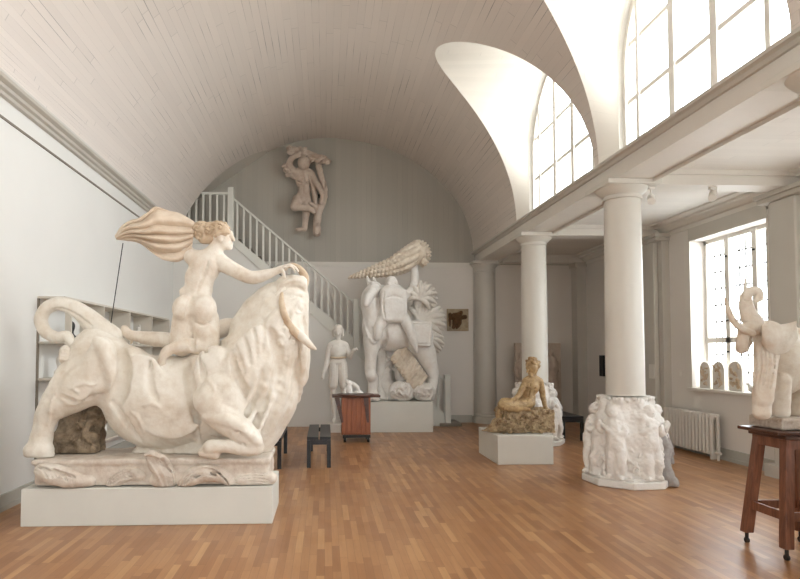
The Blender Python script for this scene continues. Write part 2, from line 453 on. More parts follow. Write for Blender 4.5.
# lunette windows
def arc_strip(m, c, r0, r1, x0, x1):
    """arched frame following the opening"""
    n = 60; rings = []
    for i in range(n+1):
        t = i/n
        out = []
        for rr in (r0, r1):
            dy, z = warch(t)
            k = (WH-rr)/WH
            if z <= WZS: out.append((dy*k, z))
            else: out.append((dy*k, WZS+(z-WZS)*k))
        (a, za), (bb, zb) = out
        rings += [(x0, c+a, za), (x0, c+bb, zb), (x1, c+bb, zb), (x1, c+a, za)]
    f = []
    for i in range(n):
        for j in range(4):
            k = (j+1) % 4; f.append((4*i+j, 4*i+k, 4*i+4+k, 4*i+4+j))
    m.add(rings, f)
def ztop(dy, r=WH-.04):
    return WZS+sqrt(max(0, r*r-dy*dy))
for k, c in enumerate(BAYS):
    x0 = WX+.05
    m = MB(); arc_strip(m, c, 0, .075, x0, x0+.10)
    m.box(x0-.02, x0+.12, c-WH, c+WH, WZ0-.02, WZ0+.06)
    fr = m.build('window_%d' % (k+1), M['frame'], kind='structure')
    g = MB()
    for dy, w in ((.345*3, .03), (.345, .052), (-.345, .052), (-.345*3, .03)):
        g.box(x0+.01, x0+.09, c+dy-w, c+dy+w, WZ0, ztop(dy))
    for z in (4.66, 5.36):
        hw = WH if z < WZS else sqrt(WH*WH-(z-WZS)**2)
        g.box(x0+.03, x0+.07, c-hw+.03, c+hw-.03, z-.028, z+.028)
    g.build('window_bars', M['frame'], fr)
    p = MB(); pts = [(c+warch(i/40)[0]*.97, warch(i/40)[1]) for i in range(41)]
    p.add([(x0+.05, y, z) for y, z in pts], [tuple(range(41))]); p.build('pane', M['glass'], fr)
# aisle windows
for k, c in enumerate(RW):
    xo = XR+.22
    m = MB()
    for s in (-1, 1): m.box(xo, xo+.07, c+s*RH, c+s*(RH-.06), RZ0, RZ1)
    m.box(xo, xo+.07, c-RH, c+RH, RZ1-.06, RZ1).box(xo, xo+.07, c-RH, c+RH, RZ0, RZ0+.07)
    fr = m.build('window_%d' % (k+11), M['frame'], kind='structure')
    g = MB()
    for dy, w in ((.30, .05), (-.30, .05)): g.box(xo-.01, xo+.06, c+dy-w, c+dy+w, RZ0, RZ1)
    g.box(xo-.01, xo+.06, c-RH, c+RH, RZ0+.72, RZ0+.80)
    g.build('window_bars', M['frame'], fr); g = MB()
    for i in range(1, 12):
        dy = -RH+2*RH*i/12; g.box(xo+.08, xo+.095, c+dy-.011, c+dy+.011, RZ0, RZ1)
    for i in range(1, 9):
        z = RZ0+(RZ1-RZ0)*i/9; g.box(xo+.08, xo+.095, c-RH, c+RH, z-.011, z+.011)
    g.build('outer_grille', M['grille'], fr)
    h = MB()
    for dy in (.30, -.30):
        for z in (1.62, 2.1, 3.1):
            h.box(xo-.03, xo-.01, c+dy-.022, c+dy-.010, z-.012, z+.012); h.box(xo-.03, xo-.01, c+dy+.010, c+dy+.022, z-.012, z+.012)
    h.build('window_catch', M['darkmetal'], fr)
    p = MB(); p.add([(xo+.035, c-RH, RZ0), (xo+.035, c+RH, RZ0), (xo+.035, c+RH, RZ1), (xo+.035, c-RH, RZ1)], [(0, 1, 2, 3)]); p.build('pane', M['glass'], fr)
    MB().box(XR-.08, XR+.25, c-RH-.06, c+RH+.06, RZ0-.045, RZ0, .008).build('trim_%d' % (60+k), M['trim'], kind='structure')
    MB().box(XR-.025, XR, c-RH-.14, c-RH, RZ0, RZ1+.12).box(XR-.025, XR, c+RH, c+RH+.14, RZ0, RZ1+.12).build('trim_%d' % (70+k), M['trim'], kind='structure')
    MB().box(XR-.03, XR+.001, c-RH-.02, c+RH+.02, RZ1, RZ1+.21).build('trim_%d' % (80+k), M['pil'], kind='structure')

# ------------------------------------------------------------------ daylight
w = bpy.data.worlds.new('daylight'); scn.world = w; w.use_nodes = True
nt = w.node_tree; bg = nt.nodes['Background']
tc = nt.nodes.new('ShaderNodeTexCoord'); sp = nt.nodes.new('ShaderNodeSeparateXYZ'); nt.links.new(tc.outputs['Generated'], sp.inputs[0])
mr = nt.nodes.new('ShaderNodeMapRange'); mr.inputs[1].default_value = -.12; mr.inputs[2].default_value = .04; nt.links.new(sp.outputs[2], mr.inputs[0])
mx = nt.nodes.new('ShaderNodeMix'); mx.data_type = 'RGBA'; nt.links.new(mr.outputs[0], mx.inputs[0])
mx.inputs[6].default_value = (.72, .75, .76, 1); mx.inputs[7].default_value = (.91, .955, 1.0, 1)
nt.links.new(mx.outputs[2], bg.inputs[0]); bg.inputs[1].default_value = 7.5
def portal(loc, sx, sy):
    l = bpy.data.lights.new('window_daylight', 'AREA'); l.shape = 'RECTANGLE'; l.size = sx; l.size_y = sy
    l.cycles.is_portal = True
    o = bpy.data.objects.new('window_daylight', l); COL.objects.link(o); o.location = loc; o.rotation_euler = (0, radians(90), 0)
pl = bpy.data.lights.new('window_daylight', 'AREA'); pl.shape = 'RECTANGLE'; pl.size = 2.4; pl.size_y = 3.2; pl.cycles.is_portal = True
po = bpy.data.objects.new('window_daylight', pl); COL.objects.link(po); po.location = (.9, YF-.25, 2.6); po.rotation_euler = (radians(90), 0, 0)  # sky portal of the added front window
for c in BAYS: portal((WX+.35, c, 5.2), 2.5, 2.8)
for c in RW: portal((XR+.4, c, 2.24), 2.5, 1.8)
# ================================================================== SDF sculpting
def primd(typ, q, X, Y, Z):
    if typ == 'c':
        A, B, ra, rb = q; d = B-A; L = float((d**2).sum())+1e-9
        px, py, pz = X-A[0], Y-A[1], Z-A[2]
        t = np.clip((px*d[0]+py*d[1]+pz*d[2])/L, 0, 1)
        D = np.sqrt((px-t*d[0])**2+(py-t*d[1])**2+(pz-t*d[2])**2)-(ra+(rb-ra)*t)
    else:
        c, r_, Rm = q[0], q[1], q[2]
        px, py, pz = X-c[0], Y-c[1], Z-c[2]
        l = [px*Rm[0, i]+py*Rm[1, i]+pz*Rm[2, i] for i in range(3)]
        if typ == 'e':
            k0 = np.sqrt(sum((l[i]/r_[i])**2 for i in range(3))); k1 = np.sqrt(sum((l[i]/r_[i]**2)**2 for i in range(3)))+1e-6
            D = k0*(k0-1)/k1
        else:
            rr = q[3]; qq = [np.abs(l[i])-(r_[i]-rr) for i in range(3)]
            D = np.sqrt(sum(np.maximum(v, 0)**2 for v in qq))+np.minimum(np.maximum(np.maximum(qq[0], qq[1]), qq[2]), 0)-rr
    return D

class Sculpt:
    """smooth-blended solid built from rounded bones, ellipsoids and boxes, meshed by surface nets"""
    def __init__(s, res): s.p = []; s.res = res; s.disp = []
    def cap(s, a, b, ra, rb=None, k=.03, sub=False):
        rb = ra if rb is None else rb
        a = np.array(a, float); b = np.array(b, float); R = max(ra, rb)
        s.p.append(('c', np.minimum(a, b)-R, np.maximum(a, b)+R, k, sub, (a, b, ra, rb))); return s
    def chain(s, pts, rad, k=.03, n=4, sub=False):
        """smooth tube through points"""
        P = [np.array(p, float) for p in pts]
        if not hasattr(rad, '__len__'): rad = [rad]*len(P)
        if n > 1 and len(P) > 2:
            Q = []; r = []
            for i in range(len(P)-1):
                p0 = P[max(i-1, 0)]; p1 = P[i]; p2 = P[i+1]; p3 = P[min(i+2, len(P)-1)]
                for j in range(n):
                    t = j/n
                    Q.append(.5*((2*p1)+(-p0+p2)*t+(2*p0-5*p1+4*p2-p3)*t*t+(-p0+3*p1-3*p2+p3)*t**3))
                    r.append(rad[i]*(1-t)+rad[i+1]*t)
            Q.append(P[-1]); r.append(rad[-1])
        else: Q = P; r = list(rad)
        for i in range(len(Q)-1): s.cap(Q[i], Q[i+1], r[i], r[i+1], k, sub)
        return s
    def ell(s, c, rad, rot=(0, 0, 0), k=.03, sub=False):
        c = np.array(c, float); rad = np.array(rad, float)
        from mathutils import Euler
        Rm = np.array(Euler([radians(q) for q in rot], 'XYZ').to_matrix())
        R = max(rad); s.p.append(('e', c-R, c+R, k, sub, (c, rad, Rm))); return s
    def sph(s, c, r, k=.03, sub=False): return s.ell(c, (r, r, r), k=k, sub=sub)
    def box(s, c, half, rot=(0, 0, 0), r=.02, k=.03, sub=False):
        c = np.array(c, float); h = np.array(half, float)
        from mathutils import Euler
        Rm = np.array(Euler([radians(q) for q in rot], 'XYZ').to_matrix())
        R = sqrt((h**2).sum()); s.p.append(('b', c-R, c+R, k, sub, (c, h, Rm, r))); return s
    def field(s, fn): s.disp.append(fn); return s
    def C(s, P, pts, k=.02, n=4, sub=False):
        return s.chain([P(q[0], q[1], q[2]) for q in pts], [P.r(q[3]) for q in pts], k, n, sub)
    def E(s, P, c, rx, rz, ry, rot=0, k=.04, sub=False):
        return s.ell(P(*c), (P.r(rx), ry, P.r(rz)), (0, rot, 0), k, sub)
    def val(s, Q, lo, hi):
        F = np.full(len(Q), .5)
        for typ, a, b, k, sub, q in s.p:
            if (a-k > hi).any() or (b+k < lo).any(): continue
            D = primd(typ, q, Q[:, 0], Q[:, 1], Q[:, 2])
            if sub:
                g = np.maximum(k-np.abs(F+D), 0)/k; F = np.maximum(F, -D)+g*g*k*.25
            else:
                g = np.maximum(k-np.abs(F-D), 0)/k; F = np.minimum(F, D)-g*g*k*.25
        return F
    def hit(s, P, xy, near, far, step=.012, raw=False):
        """depth offset where the sight line through each photo point first meets the form"""
        ds = np.arange(near, far, step); out = []
        Q = np.array([P(x, y, d) for x, y in xy for d in ds])
        F = s.val(Q, Q.min(0), Q.max(0)).reshape(len(xy), len(ds))
        for r in F:
            k = np.argmax(r < 0)
            out.append(ds[k] if r[k] < 0 else None)
        ok = [o for o in out if o is not None]
        if raw: return out
        return [o if o is not None else (ok[0] if ok else 0) for o in out]
    def L(s, P, pts, r, h=.2, k=None, sub=False, n=3, near=-.7, far=.5):
        """lay a ridge (or groove) on the form along photo points; r in px (number or list), h = lift as part of r"""
        if not hasattr(r, '__len__'): r = [r*(.55 if i in (0, len(pts)-1) else 1) for i in range(len(pts))]
        d = s.hit(P, pts, near, far, raw=True); m = P.m
        keep = [i for i in range(len(pts)) if d[i] is not None]
        if len(keep) < 2: return s
        pts = [pts[i] for i in keep]; r = [r[i] for i in keep]; d = [d[i] for i in keep]
        q = [(p[0], p[1], dd-h*rr*m, rr) for p, dd, rr in zip(pts, d, r)]
        return s.C(P, q, k if k is not None else max(.006, max(r)*m*.7), n, sub)
    def B(s, P, pts, h=.0, k=.03, near=-.7, far=.5):
        """bulges on the form: (x, y, rx, rz, depth_m, rot)"""
        d = s.hit(P, [p[:2] for p in pts], near, far)
        for p, dd in zip(pts, d): s.ell(P(p[0], p[1], dd+p[4]*.35-h), (P.r(p[2]), p[4], P.r(p[3])), (0, p[5] if len(p) > 5 else 0, 0), k)
        return s
    def mesh(s):
        h = s.res; pad = 3*h+.02
        lo = np.min([q[1] for q in s.p if not q[4]], 0)-pad; hi = np.max([q[2] for q in s.p if not q[4]], 0)+pad
        if hasattr(s, 'clip'):
            lo = np.maximum(lo, s.clip[0]); hi = np.minimum(hi, s.clip[1])
        n = np.ceil((hi-lo)/h).astype(int)+1
        ax = [(lo[i]+h*np.arange(n[i])).astype(np.float32) for i in range(3)]
        F = np.full(tuple(n), .5, np.float32)
        for typ, a, b, k, sub, q in s.p:
            m = k+2.5*h
            i0 = np.maximum(0, np.floor((a-m-lo)/h).astype(int)); i1 = np.minimum(n, np.ceil((b+m-lo)/h).astype(int)+1)
            if (i1 <= i0).any(): continue
            X = ax[0][i0[0]:i1[0]][:, None, None]; Y = ax[1][i0[1]:i1[1]][None, :, None]; Z = ax[2][i0[2]:i1[2]][None, None, :]
            D = primd(typ, q, X, Y, Z)
            S = F[i0[0]:i1[0], i0[1]:i1[1], i0[2]:i1[2]]
            if sub:
                g = np.maximum(k-np.abs(S+D), 0)/k; S[...] = np.maximum(S, -D)+g*g*k*.25
            else:
                g = np.maximum(k-np.abs(S-D), 0)/k; S[...] = np.minimum(S, D)-g*g*k*.25
        if s.disp:
            near = np.nonzero(np.abs(F) < .09)
            P = np.stack([ax[i][near[i]] for i in range(3)], 1)
            v = F[near]
            for fn in s.disp: v = v+fn(P).astype(np.float32)
            F[near] = v
        F[0], F[-1], F[:, 0], F[:, -1], F[:, :, 0], F[:, :, -1] = .5, .5, .5, .5, .5, .5
        return nets(F, lo, h)

def nets(F, lo, h):
    I = F < 0
    a = I[:-1, :-1, :-1]; mixed = np.zeros(a.shape, bool)
    cn = [(i, j, k) for i in (0, 1) for j in (0, 1) for k in (0, 1)]
    sl = lambda A, c: A[c[0]:A.shape[0]-1+c[0], c[1]:A.shape[1]-1+c[1], c[2]:A.shape[2]-1+c[2]]
    for c in cn[1:]: mixed |= sl(I, c) != a
    idx = np.full(a.shape, -1, np.int64); cells = np.argwhere(mixed); idx[mixed] = np.arange(len(cells))
    C = [sl(F, c)[mixed] for c in cn]
    acc = np.zeros((len(cells), 3)); cnt = np.zeros(len(cells))
    for i, p in enumerate(cn):
        for j, q in enumerate(cn):
            if j <= i or sum(abs(p[k]-q[k]) for k in range(3)) != 1: continue
            f0, f1 = C[i], C[j]; cr = (f0 < 0) != (f1 < 0)
            t = np.where(cr, f0/np.where(cr, f0-f1, 1), 0)
            for k in range(3): acc[:, k] += np.where(cr, p[k]+(q[k]-p[k])*t, 0)
            cnt += cr
    V = lo+h*(cells+acc/cnt[:, None])
    Q = []
    for d in range(3):
        e1, e2 = (d+1) % 3, (d+2) % 3
        n = F.shape
        s0 = [slice(1, n[i]-1) for i in range(3)]; s1 = list(s0); s0[d] = slice(0, n[d]-1); s1[d] = slice(1, n[d])
        A, B = I[tuple(s0)], I[tuple(s1)]
        for flip, msk in ((False, A & ~B), (True, ~A & B)):
            g = np.argwhere(msk)
            if not len(g): continue
            base = g.copy(); base[:, e1] += 1; base[:, e2] += 1
            q = []
            for u, v in ((0, 0), (-1, 0), (-1, -1), (0, -1)):
                c = base.copy(); c[:, e1] += u; c[:, e2] += v; q.append(idx[c[:, 0], c[:, 1], c[:, 2]])
            q = np.stack(q, 1)
            Q.append(q if not flip else q[:, ::-1])
    return V, np.concatenate(Q)

def emit(name, sc, mat, parent=None, smooth_it=2):
    V, Q = sc.mesh()
    # light laplacian smoothing on the quad edges
    E = np.concatenate([Q[:, [0, 1]], Q[:, [1, 2]], Q[:, [2, 3]], Q[:, [3, 0]]])
    for it in range(smooth_it):
        S = np.zeros_like(V); c = np.zeros(len(V))
        for a, b in ((0, 1), (1, 0)):
            for k in range(3): S[:, k] += np.bincount(E[:, a], V[E[:, b], k], len(V))
            c += np.bincount(E[:, a], minlength=len(V))
        V = V*.5+.5*S/c[:, None]
    me = bpy.data.meshes.new(name)
    me.vertices.add(len(V)); me.vertices.foreach_set('co', V.astype(np.float32).ravel())
    me.loops.add(Q.size); me.loops.foreach_set('vertex_index', Q.astype(np.int32).ravel())
    me.polygons.add(len(Q)); me.polygons.foreach_set('loop_start', np.arange(0, Q.size, 4, dtype=np.int32))
    try: me.polygons.foreach_set('loop_total', np.full(len(Q), 4, np.int32))
    except Exception: pass
    me.polygons.foreach_set('use_smooth', np.ones(len(Q), bool))
    me.update(calc_edges=True); me.validate()
    me.materials.append(mat)
    o = bpy.data.objects.new(name, me); COL.objects.link(o)
    if parent: attach(o, parent)
    return o

_rs = np.random.RandomState(3); _T = _rs.rand(32, 32, 32).astype(np.float32)
def vnoise(P, f):
    q = P*f+100.0; i = np.floor(q).astype(int); t = q-i; t = t*t*(3-2*t); i %= 32; j = (i+1) % 32
    r = 0
    for a in (0, 1):
        for b in (0, 1):
            for c in (0, 1):
                w = (t[:, 0] if a else 1-t[:, 0])*(t[:, 1] if b else 1-t[:, 1])*(t[:, 2] if c else 1-t[:, 2])
                r = r+w*_T[(j if a else i)[:, 0], (j if b else i)[:, 1], (j if c else i)[:, 2]]
    return r-.5
def rough(amp, f): return lambda P: amp*(vnoise(P, f)+.5*vnoise(P, f*2.1))

class Px:
    """write sculpture points in photo coordinates: (x, y, dy) -> world, dy = metres nearer(-)/farther(+) than the reference depth"""
    def __init__(s, Y, ref=None): s.Y = Y; s.m = Y/FPX
    def __call__(s, x, y, d=0.0):
        return at(x, y, s.Y+d)
    def r(s, px): return px*s.m
    def path(s, pts): return [s(*p) for p in pts]

# ------------------------------------------------------------------ sculpture plasters
M['pl_cloth'] = plaster('cloth_plaster', lin(224, 208, 188), lin(196, 170, 142), .6, 3, 12)
M['pl_warm'] = plaster('warm_aged_plaster', lin(236, 230, 218), lin(202, 184, 160), .6, 2.4, 11)
M['pl_cream'] = plaster('cream_plaster', lin(234, 226, 213), lin(196, 170, 140), .55, 3, 12)
M['pl_tan'] = plaster('tan_plaster', lin(214, 194, 168), lin(176, 146, 112), .6, 3, 12)
M['pl_white'] = plaster('white_plaster', lin(228, 223, 214), lin(208, 196, 180), .4, 3, 14)
M['pl_stone'] = plaster('stone_relief_plaster', lin(226, 217, 204), lin(180, 156, 136), .6, 3.5, 13, bump=.4)
M['pl_moss'] = plaster('rough_grey_brown_plaster', lin(150, 132, 108), lin(92, 76, 56), .9, 6, 22, bump=.6)
M['pl_carved'] = plaster('bright_white_plaster', lin(240, 237, 231), lin(206, 192, 176), .3, 4, 20, bump=.35)
M['pl_grey'] = plaster('grey_plaster', lin(176, 172, 168), lin(128, 122, 116), .6, 5, 16)
M['pl_pinkish'] = plaster('pinkish_plaster', lin(206, 190, 175), lin(176, 154, 137), .6, 3, 14)
M['pl_gold'] = plaster('ochre_patina_plaster', lin(192, 164, 120), lin(128, 96, 58), .8, 7, 24, rough=.5)
M['pl_goldrock'] = plaster('ochre_rock_plaster', lin(190, 168, 132), lin(112, 84, 56), .95, 9, 26, bump=.7)
M['pl_shell'] = plaster('shell_plaster', lin(224, 212, 194), lin(188, 166, 140), .6, 5, 14)

# ================================================================== columns
def column(y, full, label):
    t = thing('column', label, 'column', (3.72, y, 1.1 if full else 0), 'round columns of the arcade')
    z0 = 1.08 if full else 0.0
    prof = [(.224, z0), (.224, z0+.5), (.222, 2.2), (.217, 3.0), (.213, 3.50), (.213, 3.51)]
    MB().lathe(3.72, y, prof, 64).build('shaft', M['colm'], t, smooth=True)
    cap = [(.213, 3.50), (.232, 3.505), (.232, 3.525), (.218, 3.53), (.218, 3.555), (.24, 3.565), (.275, 3.60), (.30, 3.625), (.31, 3.64)]
    m = MB().lathe(3.72, y, cap, 64)
    c = m.build('capital', M['colm'], t, smooth=True)
    MB().box(3.72-.33, 3.72+.33, y-.33, y+.33, 3.64, 3.70, .006).build('abacus', M['colm'], t)
column(10.5, True, 'farther white round column rising from a carved base behind the seated youth')
column(7.3, True, 'nearest full white round column standing on a carved figure base beside the radiator')
column(4.13, False, 'column whose capital juts in at the upper right edge above the elephant')

# ================================================================== staircase along the back wall
SY0, SY1 = 13.12, YB
ZL = 4.10; XT, XBm = -2.06, 2.62
SLOPE = ZL/(XBm-XT+.0)
st = thing('staircase', 'pale grey painted staircase with slatted balustrade climbing left along the back wall', 'staircase', (0, SY0, 0))
# enclosed side: stair wall with sloping top
def zs(x): return ZL if x < XT else max(0, ZL-(x-XT)*.86)
xe = XT+ZL/.86
pts = [(XW, 0), (xe-.1, 0), (xe-.1, .10), (XT, ZL-.02), (XW, ZL-.02)]
m = MB(); n = len(pts)
m.add([(x, y, z) for y in (SY0, SY0+.08) for x, z in pts], [(i, (i+1) % n, n+(i+1) % n, n+i) for i in range(n)]+[tuple(range(n)), tuple(range(n, 2*n))])
m.build('side_panel', M['wall'], st)
m = MB()
pts = [(xe+.05, 0), (xe+.05, .16), (XT, ZL+.10), (XW-.6, ZL+.10), (XW-.6, ZL-.12), (XT+.02, ZL-.12), (xe-.25, 0)]; n = len(pts)
m.add([(x, y, z) for y in (SY0-.03, SY0+.02) for x, z in pts], [(i, (i+1) % n, n+(i+1) % n, n+i) for i in range(n)]+[tuple(range(n)), tuple(range(n, 2*n))])
m.build('stringer', M['stair'], st)
ns = 22; m = MB()
for i in range(ns):
    x1 = xe-(xe-XT)*i/ns; z1 = ZL*(i+1)/ns
    m.box(x1-(xe-XT)/ns-.02, x1, SY0+.08, SY1, z1-.04, z1)
    m.box(x1-.02, x1, SY0+.08, SY1, z1-ZL/ns, z1-.04)
m.box(XW-.6, XT, SY0+.08, SY1, ZL-.06, ZL)
m.build('steps', M['rail'], st)
yr = SY0+.0
def zr(x): return ZL+.92-(x-XT)*.86 if x > XT else ZL+.98
bm_ = MB().box(-.02, .02, -.018, .018, 0, 1)
x = XT+.14; k = 0
while x < xe-.05:
    zb = zs(x)+.08; MB().box(x-.02, x+.02, yr-.018, yr+.018, zb-.02, zr(x)-.01).build('baluster', M['stair'], st); x += .142
x = XT-.15
while x > -3.15:
    MB().box(x-.02, x+.02, yr-.018, yr+.018, ZL+.05, zr(x)-.01).build('baluster', M['stair'], st); x -= .15
def newel(x, zt, zb): MB().box(x-.065, x+.065, yr-.06, yr+.06, zb, zt, .01).build('newel_post', M['stair'], st)
newel(XT, ZL+1.12, ZL-.15); newel(XT+2.74, zr(XT+2.74)+.12, zs(XT+2.74)-.05); newel(xe-.02, 1.12, 0)
m = MB()
for xa, xb in ((XT, xe),):
    m.add([(x, y, zr(x)+dz) for x in (xa+.001, xb) for y in (yr-.035, yr+.035) for dz in (-.02, .03)], [(0, 1, 3, 2), (4, 6, 7, 5), (0, 4, 5, 1), (2, 3, 7, 6), (0, 2, 6, 4), (1, 5, 7, 3)])
m.box(-3.15, XT, yr-.035, yr+.035, ZL+.96, ZL+1.01)
m.build('handrail', M['stair'], st)
MB().box(xe-.2, xe+.28, SY0-.1, SY1, 0, .07, .008).build('bottom_step', M['rail'], st)

# ================================================================== plinths
def plinth(x0, x1, y0, y1, z, label, name='plinth'):
    o = MB().box(x0, x1, y0, y1, 0, z, .006).build(name, M['plinth']); tag(o, label, 'plinth'); return o
plinth(-2.80, -.49, 5.72, 6.50, .345, 'long low off-white plinth under the bull and woman sculpture')
plinth(.82, 2.19, 12.12, 13.0, .615, 'off-white plinth block under the horse and rider sculpture')
plinth(2.475, 3.285, 8.55, 9.62, .41, 'off-white plinth under the ochre seated youth')

# ================================================================== benches
def bench(x0, x1, y0, y1, h, label, slot=True):
    t = thing('bench', label, 'bench', ((x0+x1)/2, (y0+y1)/2, 0), 'black lacquered benches')
    w = x1-x0; c = (x0+x1)/2
    if slot:
        MB().box(x0, c-.012, y0, y1, h-.045, h, .004).build('seat', M['black'], t)
        MB().box(c+.012, x1, y0, y1, h-.045, h, .004).build('seat', M['black'], t)
    else: MB().box(x0, x1, y0, y1, h-.045, h, .004).build('seat', M['black'], t)
    for ya in (y0+.01, y1-.04): MB().box(x0+.02, x1-.02, ya, ya+.03, h-.11, h-.046).build('apron', M['black'], t)
    for x in (x0, x1-.055):
        for y in (y0, y1-.055): MB().box(x, x+.055, y, y+.055, 0, h-.046, .003).build('leg', M['black'], t)
    return t
bench(-.25, .085, 8.44, 9.9, .43, 'black bench with slotted seat standing free left of the wooden cabinet')
bench(-1.03, -.60, 8.36, 9.7, .43, 'black bench half hidden behind the chest of the bull')
bench(4.31, 4.71, 10.78, 12.0, .45, 'black bench in the aisle right of the farther column base', False)

# ================================================================== sculptor's wooden cabinet on casters
WD = wood('red_brown_wood', lin(172, 104, 66), lin(122, 66, 38), 'Z')
WT = wood('dark_brown_wood', lin(96, 58, 38), lin(62, 36, 24), 'X', .35)
ct = thing('modelling_cabinet', 'red-brown wooden cabinet on casters with hinged side flaps and a small plaster on top', 'cabinet', (.56, 11.0, 0))
MB().box(.30, .82, 10.78, 11.3, .14, .80, .005).build('body', WD, ct)
m = MB()
for i in range(6): m.box(.305+i*.086, .305+i*.086+.08, 10.768, 10.779, .16, .785, .004)
m.build('front_boards', WD, ct)
MB().lathe(.56, 11.04, [(.30, .80), (.34, .805), (.345, .83), (.34, .85), (.3, .855)], 40, .1).build('top', WT, ct)
MB().box(.13, .34, 10.80, 11.25, .80, .84, .01).build('flap', WT, ct)
MB().box(.80, 1.0, 10.80, 11.25, .80, .84, .01).build('flap', WT, ct)
for sx, xa, xb in ((0, .20, .30), (1, .72, .76)):
    m = MB()
    m.add([(xa-.03, 10.75, .80), (xa+.06, 10.75, .80), (xb+.03, 10.75, .36), (xb-.01, 10.75, .36), (xa-.03, 10.78, .80), (xa+.06, 10.78, .80), (xb+.03, 10.78, .36), (xb-.01, 10.78, .36)],
          [(0, 1, 2, 3), (7, 6, 5, 4), (0, 4, 5, 1), (1, 5, 6, 2), (2, 6, 7, 3), (3, 7, 4, 0)])
    m.build('bracket', WT, ct)
for y in (10.80, 11.22): MB().box(.32, .82, y, y+.04, .08, .13).build('base_rail', M['darkmetal'], ct)
for x in (.36, .78):
    for y in (10.83, 11.23):
        MB().tube((x-.02, y, .05), (x+.02, y, .05), .05, n=20).tube((x, y, .05), (x, y, .13), .012).build('caster', M['darkmetal'], ct)

# ================================================================== sculptor's stand of the elephant
SW = wood('walnut_wood', lin(142, 92, 66), lin(92, 54, 38), 'Z', .4)
SX_, SY_ = 3.80, 4.76
es = thing('modelling_stand', 'red-brown wooden sculptor stand with tapering legs carrying the elephant', 'stand', (SX_, SY_, 0))
hx = hy = .2
for sx in (-1, 1):
    for sy in (-1, 1):
        xt, yt = SX_+sx*.155, SY_+sy*.15; xb, yb = SX_+sx*.235, SY_+sy*.22
        m = MB(); a = .036
        m.add([(xb-a, yb-a, .09), (xb+a, yb-a, .09), (xb+a, yb+a, .09), (xb-a, yb+a, .09), (xt-a, yt-a, .90), (xt+a, yt-a, .90), (xt+a, yt+a, .90), (xt-a, yt+a, .90)],
              [(3, 2, 1, 0), (4, 5, 6, 7), (0, 1, 5, 4), (1, 2, 6, 5), (2, 3, 7, 6), (3, 0, 4, 7)])
        lg = m.build('leg', SW, es, bevel=.004)
        MB().tube((xb, yb, .03), (xb, yb, .09), .014).tube((xb-.012, yb, .022), (xb+.012, yb, .022), .022, n=16).build('caster', M['darkmetal'], lg)
for s in (-1, 1):
    MB().box(SX_+s*.21-.012, SX_+s*.21+.012, SY_-.19, SY_+.19, .29, .36, .003).build('stretcher', SW, es)
    MB().box(SX_-.19, SX_+.19, SY_+s*.2-.012, SY_+s*.2+.012, .29, .36, .003).build('stretcher', SW, es)
MB().box(SX_-.19, SX_+.19, SY_-.19, SY_+.19, .84, .92, .004).build('apron', SW, es)
MB().box(SX_-.21, SX_+.21, SY_-.21, SY_+.21, .92, .955, .006).build('turntable', WT, es)
MB().box(SX_-.29, SX_+.26, SY_-.23, SY_+.23, .957, .985, .006).build('top_board', WT, es)

# ================================================================== radiator
rd = thing('radiator', 'cream ribbed cast-iron radiator under the window on the right wall', 'radiator', (5.86, 9.25, 0))
N = 15
for i in range(N):
    y = 8.81+i*.087
    m = MB()
    for x in (5.80, 5.90): m.tube((x, y, .12), (x, y, .64), .027, n=12)
    m.box(5.775, 5.925, y-.028, y+.028, .60, .68, .02).box(5.775, 5.925, y-.028, y+.028, .07, .14, .02)
    m.build('radiator_section', M['rad'], rd, smooth=True)
MB().tube((5.85, 8.74, .64), (5.85, 10.05, .64), .016).tube((5.85, 8.74, .11), (5.85, 10.05, .11), .016).build('radiator_pipe', M['rad'], rd, smooth=True)
MB().tube((5.84, 8.72, 0), (5.84, 8.72, .66), .018).tube((5.84, 8.72, .64), (5.84, 8.80, .64), .018).tube((5.84, 8.66, .11), (5.84, 8.80, .11), .02).build('feed_pipe', M['rad'], rd, smooth=True)
for y in (8.85, 9.95): MB().box(5.80, 5.90, y-.012, y+.012, 0, .09).build('foot', M['rad'], rd)

# ================================================================== small fittings
def spot(x, y, z, label, aim, drop=.07):
    t = thing('spotlight', label, 'spotlight', (x, y, z), 'white spotlights under the aisle beams')
    MB().box(x-.04, x+.04, y-.03, y+.03, z-.03, z, .004).tube((x, y, z-.03), (x, y, z-drop), .012).build('mount', M['frame'], t)
    a = Vector((x, y, z-drop-.03)); d = Vector(aim).normalized()
    MB().tube(a-d*.07, a+d*.07, .042, .048, 20).build('lamp_housing', M['frame'], t, smooth=True)
spot(4.0, 7.13, 3.64, 'small white spotlight just right of the nearest column capital', (-.3, -.6, -.5), .12)
spot(4.86, 7.25, 3.68, 'small white spotlight midway along the beam over the window', (-.4, -.5, -.6))
o = MB().box(XR-.05, XR, 12.62, 12.80, 1.1, 1.55, .006).build('wall_box', M['black']); tag(o, 'narrow black box on the right aisle wall seen beside the nearest column', 'wall box')
t = thing('light_switch', 'small cream switch plate on the wall left of the right-hand window', 'switch', (XR, 9.86, 1.25))
MB().box(XR-.012, XR, 9.80, 9.92, 1.19, 1.31, .003).build('plate', M['trim'], t)
MB().box(XR-.02, XR-.012, 9.83, 9.89, 1.22, 1.28, .003).build('rocker', M['frame'], t)
o = MB().box(5.765, 5.779, 10.3, 10.46, 1.15, 1.4, .003).build('wall_plate', M['trim']); tag(o, 'pale notice plate on the pilaster behind the nearest column', 'plate')

